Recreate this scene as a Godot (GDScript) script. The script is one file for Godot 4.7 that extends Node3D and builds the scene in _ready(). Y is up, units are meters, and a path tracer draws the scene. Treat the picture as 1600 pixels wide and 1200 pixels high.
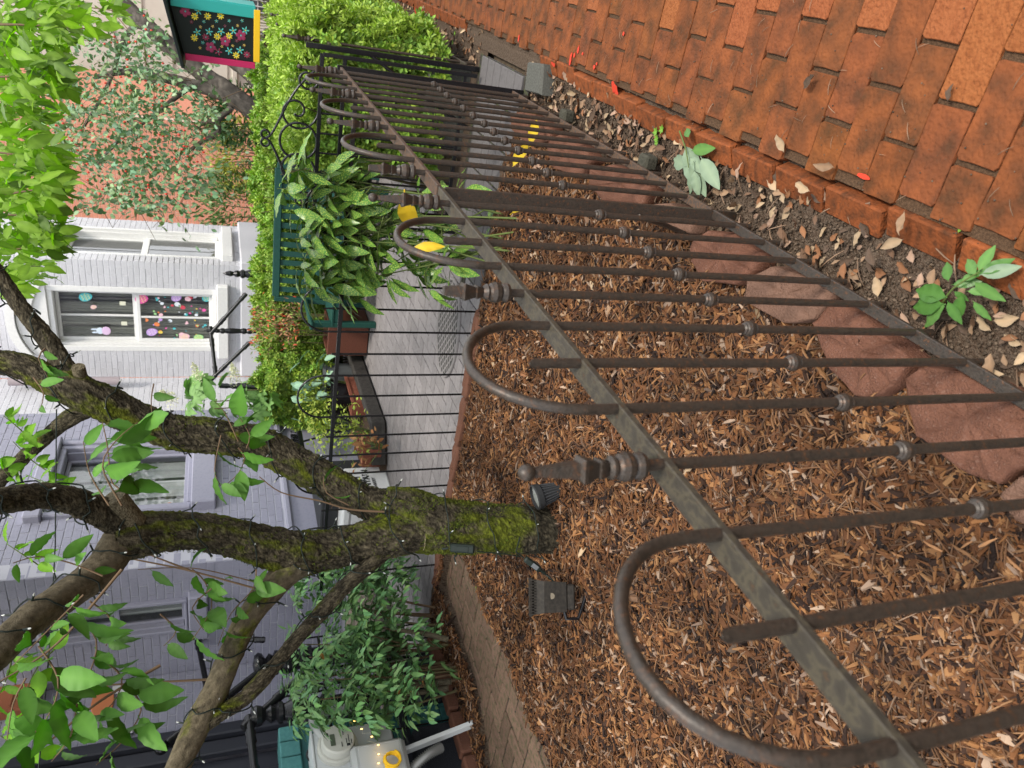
extends Node3D
# x runs along the iron fence, z from the fence towards the street, y is up; metres.

const EYE := Vector3(-0.256, 1.419, 0.51)
const RIGHT := Vector3(0.502, -0.012, 0.865)
const UPV := Vector3(0.318, 0.933, -0.171)
const FWD := Vector3(0.805, -0.361, -0.472)
const FOCAL := 1176.5
const BRICK_COURSE := 0.0677

var rng := RandomNumberGenerator.new()
var used := {}
var M := {}
var bump_count := 0

# ---------------------------------------------------------------- surveying helpers: a point of the photograph to a place in the garden
func ray(px: float, py: float) -> Vector3:
	return FWD + RIGHT * ((600.0 - py) / FOCAL) - UPV * ((px - 800.0) / FOCAL)

func on_y(px: float, py: float, h: float) -> Vector3:
	var d := ray(px, py)
	return EYE + d * ((h - EYE.y) / d.y)

func on_x(px: float, py: float, t: float) -> Vector3:
	var d := ray(px, py)
	return EYE + d * ((t - EYE.x) / d.x)

func on_z(px: float, py: float, n: float) -> Vector3:
	var d := ray(px, py)
	return EYE + d * ((n - EYE.z) / d.z)

func far(px: float, py: float, d: float) -> Vector3:
	return EYE + ray(px, py) * d

func pixel(p: Vector3) -> Vector2:
	var q := p - EYE
	var d := q.dot(FWD)
	if d < 0.05:
		return Vector2(-9999, -9999)
	return Vector2(800.0 - FOCAL * q.dot(UPV) / d, 600.0 - FOCAL * q.dot(RIGHT) / d)

func in_view(p: Vector3, margin := 120.0) -> bool:
	var s := pixel(p)
	return s.x > -margin and s.x < 1600.0 + margin and s.y > -margin and s.y < 1200.0 + margin

# ---------------------------------------------------------------- mesh builder
class Mb:
	var v := PackedVector3Array()
	var n := PackedVector3Array()
	var c := PackedColorArray()
	var ix := PackedInt32Array()
	var col := Color.WHITE
	var x := Transform3D()

	func put(p: Vector3, m: Vector3) -> int:
		v.push_back(x * p)
		n.push_back((x.basis * m).normalized())
		c.push_back(col)
		return v.size() - 1

	func face(a: int, b: int, d: int) -> void:  # counter-clockwise seen from outside
		ix.push_back(a)
		ix.push_back(d)
		ix.push_back(b)

	func tri(a: Vector3, b: Vector3, d: Vector3) -> void:
		var m := (b - a).cross(d - a)
		face(put(a, m), put(b, m), put(d, m))

	func quad(a: Vector3, b: Vector3, d: Vector3, e: Vector3) -> void:
		var m := (d - a).cross(e - b)
		var i := put(a, m)
		put(b, m)
		put(d, m)
		put(e, m)
		face(i, i + 1, i + 2)
		face(i, i + 2, i + 3)

	func box(at: Vector3, s: Vector3, bev := 0.0) -> void:
		var h := s * 0.5
		if bev <= 0.0:
			for ax in 3:
				for sg in [-1.0, 1.0]:
					var u := Vector3.ZERO
					var w := Vector3.ZERO
					var o := Vector3.ZERO
					o[ax] = h[ax] * sg
					u[(ax + 1) % 3] = h[(ax + 1) % 3]
					w[(ax + 2) % 3] = h[(ax + 2) % 3] * sg
					quad(at + o - u - w, at + o + u - w, at + o + u + w, at + o - u + w)
			return
		var k := h - Vector3(bev, bev, bev)
		for ax in 3:
			var a1 := (ax + 1) % 3
			var a2 := (ax + 2) % 3
			for sg in [-1.0, 1.0]:
				var u := Vector3.ZERO
				var w := Vector3.ZERO
				var o := Vector3.ZERO
				o[ax] = h[ax] * sg
				u[a1] = k[a1]
				w[a2] = k[a2] * sg
				quad(at + o - u - w, at + o + u - w, at + o + u + w, at + o - u + w)
			for s1 in [-1.0, 1.0]:
				for s2 in [-1.0, 1.0]:
					var e := Vector3.ZERO
					e[ax] = k[ax]
					var p := Vector3.ZERO
					p[a1] = h[a1] * s1
					p[a2] = k[a2] * s2
					var q := Vector3.ZERO
					q[a1] = k[a1] * s1
					q[a2] = h[a2] * s2
					if s1 * s2 > 0.0:
						quad(at + p - e, at + q - e, at + q + e, at + p + e)
					else:
						quad(at + p + e, at + q + e, at + q - e, at + p - e)
		for s0 in [-1.0, 1.0]:
			for s1 in [-1.0, 1.0]:
				for s2 in [-1.0, 1.0]:
					var a := at + Vector3(h.x * s0, k.y * s1, k.z * s2)
					var b := at + Vector3(k.x * s0, h.y * s1, k.z * s2)
					var d := at + Vector3(k.x * s0, k.y * s1, h.z * s2)
					if s0 * s1 * s2 > 0.0:
						tri(a, b, d)
					else:
						tri(a, d, b)

	func tube(path: Array, radii, sides := 8, cap := true) -> void:
		var cnt := path.size()
		var up := Vector3.UP
		var t0: Vector3 = (path[1] - path[0]).normalized()
		if absf(t0.dot(up)) > 0.9:
			up = Vector3.RIGHT
		var side := t0.cross(up).normalized()
		var first := v.size()
		for k in cnt:
			var t: Vector3
			if k == 0:
				t = path[1] - path[0]
			elif k == cnt - 1:
				t = path[k] - path[k - 1]
			else:
				t = (path[k + 1] - path[k]).normalized() + (path[k] - path[k - 1]).normalized()
			t = t.normalized()
			side = (side - t * side.dot(t)).normalized()
			var other := t.cross(side)
			var r: float = radii[k] if radii is Array or radii is PackedFloat32Array else radii
			for s in sides:
				var a := TAU * s / sides
				var m := side * cos(a) + other * sin(a)
				put(path[k] + m * r, m)
		for k in cnt - 1:
			for s in sides:
				var a := first + k * sides + s
				var b := first + k * sides + (s + 1) % sides
				face(a, b, b + sides)
				face(a, b + sides, a + sides)
		if cap:
			for e in [0, cnt - 1]:
				var m: Vector3 = (path[0] - path[1]) if e == 0 else (path[cnt - 1] - path[cnt - 2])
				var o := put(path[e], m)
				var st := v.size()
				for s in sides:
					var pv := v[first + e * sides + s]
					v.push_back(pv)
					n.push_back((x.basis * m).normalized())
					c.push_back(col)
				for s in sides:
					if e == 0:
						face(o, st + (s + 1) % sides, st + s)
					else:
						face(o, st + s, st + (s + 1) % sides)

	func lathe(prof: Array, sides := 12, smooth := true, twist := 0.0) -> void:  # Vector2(radius, height), bottom to top
		for k in prof.size() - 1:
			var p: Vector2 = prof[k]
			var q: Vector2 = prof[k + 1]
			var d := q - p
			var nr := Vector2(d.y, -d.x).normalized()
			for s in sides:
				var a := TAU * s / sides + twist
				var b := TAU * (s + 1) / sides + twist
				var na := Vector3(cos(a), 0, sin(a))
				var nb := Vector3(cos(b), 0, sin(b))
				if not smooth:
					na = (na + nb).normalized()
					nb = na
				var i := put(Vector3(cos(a) * p.x, p.y, sin(a) * p.x), na * nr.x + Vector3.UP * nr.y)
				put(Vector3(cos(b) * p.x, p.y, sin(b) * p.x), nb * nr.x + Vector3.UP * nr.y)
				put(Vector3(cos(b) * q.x, q.y, sin(b) * q.x), nb * nr.x + Vector3.UP * nr.y)
				put(Vector3(cos(a) * q.x, q.y, sin(a) * q.x), na * nr.x + Vector3.UP * nr.y)
				face(i, i + 2, i + 1)
				face(i, i + 3, i + 2)

	func ball(at: Vector3, r: Vector3, rings := 8, segs := 12) -> void:
		var first := v.size()
		for k in rings + 1:
			var th := PI * k / rings
			for s in segs:
				var ph := TAU * s / segs
				var m := Vector3(sin(th) * cos(ph), cos(th), sin(th) * sin(ph))
				put(at + m * r, m / r)
		for k in rings:
			for s in segs:
				var a := first + k * segs + s
				var b := first + k * segs + (s + 1) % segs
				face(a, b, b + segs)
				face(a, b + segs, a + segs)

	func prism(pts: Array, y0: float, y1: float, bev := 0.0) -> void:  # pts: Vector2(x, z); any turn
		var area := 0.0
		var mid := Vector2.ZERO
		for k in pts.size():
			var p: Vector2 = pts[k]
			var q: Vector2 = pts[(k + 1) % pts.size()]
			area += p.cross(q)
			mid += p / pts.size()
		var poly := pts.duplicate()
		if area > 0.0:
			poly.reverse()
		var top := []
		for p in poly:
			top.push_back(p.move_toward(mid, bev))
		var cnt := poly.size()
		for k in cnt:
			var p: Vector2 = poly[k]
			var q: Vector2 = poly[(k + 1) % cnt]
			var pt: Vector2 = top[k]
			var qt: Vector2 = top[(k + 1) % cnt]
			quad(Vector3(p.x, y0, p.y), Vector3(q.x, y0, q.y), Vector3(q.x, y1 - bev, q.y), Vector3(p.x, y1 - bev, p.y))
			if bev > 0.0:
				quad(Vector3(p.x, y1 - bev, p.y), Vector3(q.x, y1 - bev, q.y), Vector3(qt.x, y1, qt.y), Vector3(pt.x, y1, pt.y))
			tri(Vector3(pt.x, y1, pt.y), Vector3(qt.x, y1, qt.y), Vector3(mid.x, y1, mid.y))

	# a leaf along +x with its face up; wide halves folded by «fold», tip bent down by «droop»
	func leaf(length: float, width: float, fold: float, droop: float, segs := 5, belly := 0.42, stalk := 0.0) -> void:
		var first := v.size()
		for k in segs + 1:
			var f := float(k) / segs
			var w := width * 0.5 * pow(sin(PI * pow(f, log(0.5) / log(belly))), 0.85) if k > 0 and k < segs else width * 0.03
			var px := stalk + length * f * (1.0 - 0.12 * droop * f)
			var py := -droop * length * f * f * 0.5
			var nn := Vector3(droop * f, 1.0, 0.0).normalized()
			var wave := .035 * width * (1.0 if k % 2 else -1.0)
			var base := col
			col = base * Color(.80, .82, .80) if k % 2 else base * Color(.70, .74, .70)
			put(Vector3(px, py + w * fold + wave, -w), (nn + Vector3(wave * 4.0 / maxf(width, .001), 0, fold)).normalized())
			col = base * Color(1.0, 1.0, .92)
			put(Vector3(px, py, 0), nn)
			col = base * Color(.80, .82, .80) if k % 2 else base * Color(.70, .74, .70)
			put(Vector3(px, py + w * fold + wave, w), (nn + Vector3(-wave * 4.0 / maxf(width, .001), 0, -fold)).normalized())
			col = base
		for k in segs:
			var a := first + k * 3
			face(a, a + 1, a + 4)
			face(a, a + 4, a + 3)
			face(a + 1, a + 2, a + 5)
			face(a + 1, a + 5, a + 4)
		if stalk > 0.0:
			tube([Vector3(0, 0, 0), Vector3(stalk * 0.6, 0.02 * length, 0), Vector3(stalk * 1.1, 0, 0)], length * 0.012, 4, false)

	func mesh(m: Material = null) -> ArrayMesh:
		var a := []
		a.resize(Mesh.ARRAY_MAX)
		a[Mesh.ARRAY_VERTEX] = v
		a[Mesh.ARRAY_NORMAL] = n
		a[Mesh.ARRAY_COLOR] = c
		a[Mesh.ARRAY_INDEX] = ix
		var am := ArrayMesh.new()
		am.add_surface_from_arrays(Mesh.PRIMITIVE_TRIANGLES, a)
		if m:
			am.surface_set_material(0, m)
		return am

# ---------------------------------------------------------------- nodes
func numbered(s: String, parent: Node) -> String:
	var key := str(parent.get_instance_id()) + s
	var k: int = used.get(key, 0)
	used[key] = k + 1
	return s if k == 0 else "%s_%03d" % [s, k]

func thing(called: String, label: String, category: String, at := Vector3.ZERO, turn := 0.0, group := "") -> Node3D:
	var o := Node3D.new()
	o.name = numbered(called, self)
	add_child(o, true)
	o.position = at
	o.rotation.y = turn
	tag(o, label, category, group)
	return o

func tag(o: Node, label: String, category: String, group := "") -> void:
	o.set_meta("label", label)
	o.set_meta("category", category)
	if group:
		o.set_meta("group", group)

func obj(called: String, mesh: Mesh, mt: Material, parent: Node = null, at := Transform3D()) -> MeshInstance3D:
	var o := MeshInstance3D.new()
	var par: Node = parent if parent else self
	o.name = numbered(called, par)
	o.mesh = mesh
	if mt:
		o.material_override = mt
	o.transform = at
	par.add_child(o, true)
	return o

func struct(called: String, mesh: Mesh, mt: Material) -> MeshInstance3D:
	var o := obj(called, mesh, mt)
	o.set_meta("kind", "structure")
	return o

func stuff(called: String, mesh: Mesh, mt: Material, xs: Array, cols: Array, parent: Node = null) -> MultiMeshInstance3D:
	var mm := MultiMesh.new()
	mm.transform_format = MultiMesh.TRANSFORM_3D
	mm.use_colors = cols.size() > 0
	mm.mesh = mesh
	mm.instance_count = xs.size()
	for k in xs.size():
		mm.set_instance_transform(k, xs[k])
		if cols.size() > 0:
			mm.set_instance_color(k, cols[k])
	var o := MultiMeshInstance3D.new()
	var par: Node = parent if parent else self
	o.name = numbered(called, par)
	o.multimesh = mm
	o.material_override = mt
	o.set_meta("kind", "stuff")
	par.add_child(o, true)
	return o

# ---------------------------------------------------------------- materials
func lin(r: float, g: float, b: float) -> Color:
	return Color(r, g, b).linear_to_srgb()

func noise(freq: float, kind := FastNoiseLite.TYPE_SIMPLEX, oct := 4) -> FastNoiseLite:
	var f := FastNoiseLite.new()
	f.seed = 11 + bump_count
	bump_count += 1
	f.noise_type = kind
	f.frequency = freq
	f.fractal_octaves = oct
	return f

func ntex(cols: Array, freq: float, stops: Array = [], kind := FastNoiseLite.TYPE_SIMPLEX, oct := 4, size := 512) -> NoiseTexture2D:
	var g := Gradient.new()
	var offs := PackedFloat32Array()
	var cc := PackedColorArray()
	for k in cols.size():
		offs.push_back(stops[k] if stops.size() else float(k) / maxf(1.0, cols.size() - 1))
		cc.push_back(cols[k])
	g.offsets = offs
	g.colors = cc
	var t := NoiseTexture2D.new()
	t.width = size
	t.height = size
	t.seamless = true
	t.noise = noise(freq, kind, oct)
	t.color_ramp = g
	return t

# a rough, mottled surface laid over all three directions
func surf(cols: Array, freq: float, tile: float, rough: float, relief := 0.0, relief_freq := 0.05, stops: Array = [], kind := FastNoiseLite.TYPE_SIMPLEX, world := true) -> StandardMaterial3D:
	var m := StandardMaterial3D.new()
	m.roughness = rough
	m.metallic_specular = .27
	m.uv1_triplanar = true
	m.uv1_world_triplanar = world
	m.uv1_scale = Vector3.ONE / tile
	if cols.size() == 1:
		m.albedo_color = cols[0]
	else:
		m.albedo_texture = ntex(cols, freq, stops, kind)
	if relief > 0.0:
		m.heightmap_enabled = true
		m.heightmap_scale = relief
		m.heightmap_texture = ntex([Color.BLACK, Color.WHITE], relief_freq)
	m.vertex_color_use_as_albedo = true
	return m

func plain(c: Color, rough := 0.6, metal := 0.0) -> StandardMaterial3D:
	var m := StandardMaterial3D.new()
	m.albedo_color = c
	m.roughness = rough
	m.metallic_specular = .32
	m.metallic = metal
	m.vertex_color_use_as_albedo = true
	return m

func leafmat(c: Color, through: Color, rough := 0.42) -> StandardMaterial3D:
	var m := plain(c, rough)
	m.backlight_enabled = true
	m.backlight = through
	m.cull_mode = BaseMaterial3D.CULL_DISABLED
	return m

func aim(at: Vector3, dir: Vector3, up: Vector3, s := 1.0) -> Transform3D:  # x along dir, y towards up
	var x := dir.normalized()
	var z := x.cross(up)
	if z.length() < 0.01:
		z = x.cross(Vector3(0.3, 0.2, 0.9))
	z = z.normalized()
	return Transform3D(Basis(x, z.cross(x), z) * Basis.from_scale(Vector3.ONE * s), at)

func rv(s := 1.0) -> Vector3:
	return Vector3(rng.randf_range(-s, s), rng.randf_range(-s, s), rng.randf_range(-s, s))

func smooth_path(pts: Array, step: float) -> Array:  # points and radii in Vector4(x, y, z, r), Catmull-Rom
	var out := []
	for k in pts.size() - 1:
		var a: Vector4 = pts[maxi(k - 1, 0)]
		var b: Vector4 = pts[k]
		var c: Vector4 = pts[k + 1]
		var d: Vector4 = pts[mini(k + 2, pts.size() - 1)]
		var cnt := maxi(1, int(ceil(Vector3(c.x - b.x, c.y - b.y, c.z - b.z).length() / step)))
		for j in cnt:
			var t := float(j) / cnt
			out.push_back(0.5 * (2.0 * b + (c - a) * t + (2.0 * a - 5.0 * b + 4.0 * c - d) * t * t + (3.0 * b - a - 3.0 * c + d) * t * t * t))
	out.push_back(pts[pts.size() - 1])
	return out

func only_points(p: Array) -> Array:
	var o := []
	for q in p:
		o.push_back(Vector3(q.x, q.y, q.z))
	return o

func only_radii(p: Array) -> Array:
	var o := []
	for q in p:
		o.push_back(q.w)
	return o

func nearest_first(xs: Array) -> Array:
	var o := xs.duplicate()
	o.sort_custom(func(a, b): return EYE.distance_squared_to(a.x.origin) < EYE.distance_squared_to(b.x.origin))
	return o

# list of {x: Transform3D, c: Color}: the nearest «most» become parts of their own, the rest one mass
func pieces(parent: Node, called: String, mesh: Mesh, mt: Material, list: Array, most: int, mass: String) -> void:
	var l := nearest_first(list)
	var tints := {}
	var xs := []
	var cs := []
	for k in l.size():
		var e: Dictionary = l[k]
		if k < most:
			var key := "%.2f %.2f %.2f" % [snappedf(e.c.r, 0.08), snappedf(e.c.g, 0.08), snappedf(e.c.b, 0.08)]
			if not tints.has(key):
				var m: StandardMaterial3D = mt.duplicate()
				m.albedo_color = (mt.albedo_color.srgb_to_linear() * Color(e.c.r, e.c.g, e.c.b)).linear_to_srgb()
				tints[key] = m
			obj(called, mesh, tints[key], parent, e.x)
		else:
			xs.push_back(e.x)
			cs.push_back(e.c)
	if xs.size():
		stuff(mass, mesh, mt, xs, cs, parent)

# ================================================================ the scene
func _ready() -> void:
	rng.seed = 20240518
	var cam := Camera3D.new()
	cam.name = "camera"
	cam.fov = 54.042
	cam.near = 0.05
	cam.far = 200.0
	add_child(cam)
	cam.transform = Transform3D(Basis(-UPV, RIGHT, -FWD).orthonormalized(), EYE)  # the phone was held on its side
	cam.current = true
	var lens := CameraAttributesPhysical.new()   # a phone lens: 4 mm aperture, focused on the middle of the bed
	lens.frustum_focal_length = 12.0 / tan(deg_to_rad(54.042 / 2.0))
	lens.frustum_focus_distance = 2.9
	lens.frustum_near = 0.05
	lens.frustum_far = 200.0
	lens.exposure_aperture = 5.8
	cam.attributes = lens
	var we := WorldEnvironment.new()
	we.name = "world_environment"
	var env := Environment.new()
	env.background_mode = Environment.BG_SKY
	var sm := ProceduralSkyMaterial.new()
	sm.sky_top_color = Color(0.85, 0.865, 0.89)
	sm.sky_horizon_color = Color(0.925, 0.93, 0.94)
	sm.sky_curve = 0.25
	sm.ground_bottom_color = Color(0.25, 0.23, 0.21)
	sm.ground_horizon_color = Color(0.45, 0.44, 0.43)
	sm.sky_energy_multiplier = 1.0
	sm.sun_angle_max = 1.0
	var sky := Sky.new()
	sky.sky_material = sm
	env.sky = sky
	env.tonemap_mode = Environment.TONE_MAPPER_LINEAR
	env.tonemap_exposure = 2.75
	env.sdfgi_enabled = true
	env.ssao_enabled = true
	env.ssil_enabled = true
	we.environment = env
	add_child(we)
	var sun := DirectionalLight3D.new()
	sun.name = "sun"
	sun.light_energy = 0.5
	sun.light_color = Color(1.0, 0.97, 0.92)
	sun.light_angular_distance = 11.0
	sun.shadow_enabled = true
	add_child(sun)
	sun.look_at_from_position(Vector3.ZERO, Vector3(0.35, -1.0, -0.45), Vector3.RIGHT)

	make_materials()
	ground_and_paving()
	houses()
	iron_fence()
	patio_fence_and_gate()
	street_fence()
	edging_stones()
	garden_tree()
	hedge_and_shrubs()
	bench()
	planters()
	aucuba()
	nandina()
	meter()
	stoops()
	garden_lights()
	library_box()
	rose_hip_tree()
	overhead_leaves()
	mulch()
	litter()

func make_materials() -> void:
	var d := "mat"
	M.iron = surf([lin(.017, .0135, .011), lin(.034, .026, .020), lin(.050, .037, .028), lin(.027, .021, .017), lin(.10, .046, .022), lin(.12, .06, .03)], .035, .35, .45, .05, .12, [.0, .3, .5, .68, .86, 1.0])
	M.iron.metallic_specular = .5
	M.iron.metallic = 0.25
	M.rail = surf([lin(.042, .036, .029), lin(.052, .045, .036), lin(.078, .066, .046), lin(.046, .040, .032), lin(.095, .052, .027)], .022, .5, .5, .03, .1, [.0, .40, .62, .80, 1.0])
	M.rail.metallic = 0.2
	M.rail.uv1_scale = Vector3(2.2, 3.4, 3.4)
	M.rail_rust = surf([lin(.042, .030, .025), lin(.055, .042, .035), lin(.10, .055, .032), lin(.048, .038, .032)], .05, .42, .55, .04, .1)
	M.black_iron = plain(lin(.012, .012, .014), .27, .3)
	M.black_iron.metallic_specular = .5
	M.side_brick = surf([lin(.145, .044, .0145), lin(.19, .059, .019), lin(.225, .074, .025), lin(.16, .049, .016)], .05, .7, .88, .3, .11)
	M.side_brick_stained = surf([lin(.062, .028, .0125), lin(.105, .037, .0145), lin(.15, .048, .0165), lin(.195, .061, .0195)], .016, .9, .88, .3, .11)
	M.edge_brick = surf([lin(.045, .022, .012), lin(.13, .040, .014), lin(.22, .062, .019), lin(.07, .028, .014)], .018, .6, .88, .25, .1)
	M.red_paint = plain(lin(.46, .04, .018), .7)
	M.joint = surf([lin(.045, .026, .015), lin(.11, .064, .036)], .06, .3, .95, .2, .12)
	M.paver = surf([lin(.165, .152, .15), lin(.215, .20, .197), lin(.185, .17, .167)], .02, .7, .8, .04, .15)
	M.paver_joint = surf([lin(.022, .020, .017), lin(.04, .036, .03), lin(.075, .10, .025)], .03, .8, .95, 0.0, .05, [0, .55, 1.0])
	M.path_brick = surf([lin(.055, .057, .028), lin(.105, .074, .048), lin(.15, .09, .068), lin(.07, .074, .032)], .02, .6, .75, .15, .1)
	M.soil = surf([lin(.034, .022, .014), lin(.075, .050, .034), lin(.12, .088, .064), lin(.045, .030, .021)], .035, .3, .97, .5, .1)
	M.earth = surf([lin(.07, .05, .035), lin(.11, .09, .06)], .03, 1.0, .97)
	M.stone = surf([lin(.075, .034, .022), lin(.14, .063, .040), lin(.105, .046, .030), lin(.20, .115, .085)], .03, .25, .8, .25, .06)
	M.stone_pale = surf([lin(.09, .047, .031), lin(.15, .085, .060), lin(.115, .064, .044)], .03, .25, .8, .25, .06)
	M.grey_stone = surf([lin(.055, .055, .048), lin(.11, .11, .097)], .04, .3, .85, .15, .08)
	M.dark_stone = surf([lin(.03, .03, .022), lin(.07, .065, .05)], .04, .3, .9, .2, .08)
	M.bark = surf([lin(.030, .024, .015), lin(.085, .070, .044), lin(.17, .145, .095), lin(.055, .045, .028)], .03, .22, .9, .5, .05)
	M.bark_pale = surf([lin(.10, .08, .05), lin(.20, .165, .105), lin(.24, .20, .14), lin(.15, .12, .075)], .018, .30, .85, .16, .06)
	M.moss = leafmat(lin(.105, .135, .018), lin(.05, .07, .01), .9)
	M.chip = plain(Color.WHITE, .85)
	M.dead = leafmat(Color.WHITE, lin(.12, .08, .05), .7)
	M.dogwood = leafmat(lin(.095, .20, .045), lin(.17, .34, .03), .38)
	M.dogwood_bright = leafmat(lin(.13, .27, .03), lin(.36, .62, .05), .4)
	M.hedge = leafmat(lin(.40, .52, .115), lin(.34, .48, .06), .4)
	M.rose = leafmat(lin(.22, .33, .20), lin(.16, .27, .11), .5)
	M.nandina = leafmat(lin(.125, .245, .095), lin(.08, .18, .04), .42)
	M.shrub = leafmat(lin(.10, .20, .05), lin(.12, .22, .04), .45)
	M.hydrangea = leafmat(lin(.20, .36, .12), lin(.24, .40, .10), .5)
	M.blue_leaf = leafmat(lin(.28, .45, .33), lin(.20, .34, .2), .5)
	M.stem = plain(lin(.12, .10, .05), .7)
	M.green_stem = plain(lin(.085, .115, .03), .6)
	M.twig = plain(lin(.13, .085, .05), .75)
	M.berry = plain(lin(.55, .06, .035), .35)
	M.cable = plain(lin(.012, .018, .015), .45)
	M.bulb = plain(lin(.36, .38, .36), .15)
	M.bench = surf([lin(.014, .055, .044), lin(.020, .072, .058)], .03, .5, .42)
	M.white = surf([lin(.70, .70, .70), lin(.76, .76, .75)], .03, .8, .5)
	M.glass = plain(Color(lin(.03, .035, .035), 0.22), .03)
	M.glass.metallic_specular = .75
	M.glass.transparency = BaseMaterial3D.TRANSPARENCY_ALPHA
	M.dark = plain(lin(.02, .022, .024), .8)
	M.meter = plain(lin(.50, .52, .52), .45)
	M.grey_plastic = plain(lin(.42, .43, .42), .4)
	M.teal_brick = surf([lin(.045, .15, .15), lin(.07, .20, .195)], .03, .6, .5, .1, .08)
	M.terracotta = surf([lin(.16, .055, .035), lin(.25, .09, .06)], .02, .4, .75)
	M.planter_wood = surf([lin(.035, .032, .03), lin(.065, .06, .055)], .02, .5, .8, .06, .1)
	M.lavender = surf([lin(.52, .52, .555), lin(.57, .57, .605), lin(.545, .545, .58)], .03, .9, .6, .05, .12)
	M.lavender_joint = plain(lin(.72, .72, .75), .8)
	M.slate_paint = surf([lin(.255, .255, .325), lin(.295, .295, .37), lin(.275, .275, .345)], .03, .9, .55, .05, .12)
	M.slate_joint = plain(lin(.44, .44, .50), .8)
	M.dark_brick = surf([lin(.030, .031, .038), lin(.05, .052, .06)], .03, .9, .5, .05, .12)
	M.red_brick = surf([lin(.47, .19, .125), lin(.57, .245, .165), lin(.52, .215, .14)], .02, 1.2, .85)
	M.mortar = plain(lin(.62, .46, .38), .9)
	M.beige = surf([lin(.52, .48, .42), lin(.58, .55, .48)], .01, 2.0, .85)
	M.black_paint = plain(lin(.03, .032, .042), .35)

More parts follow.
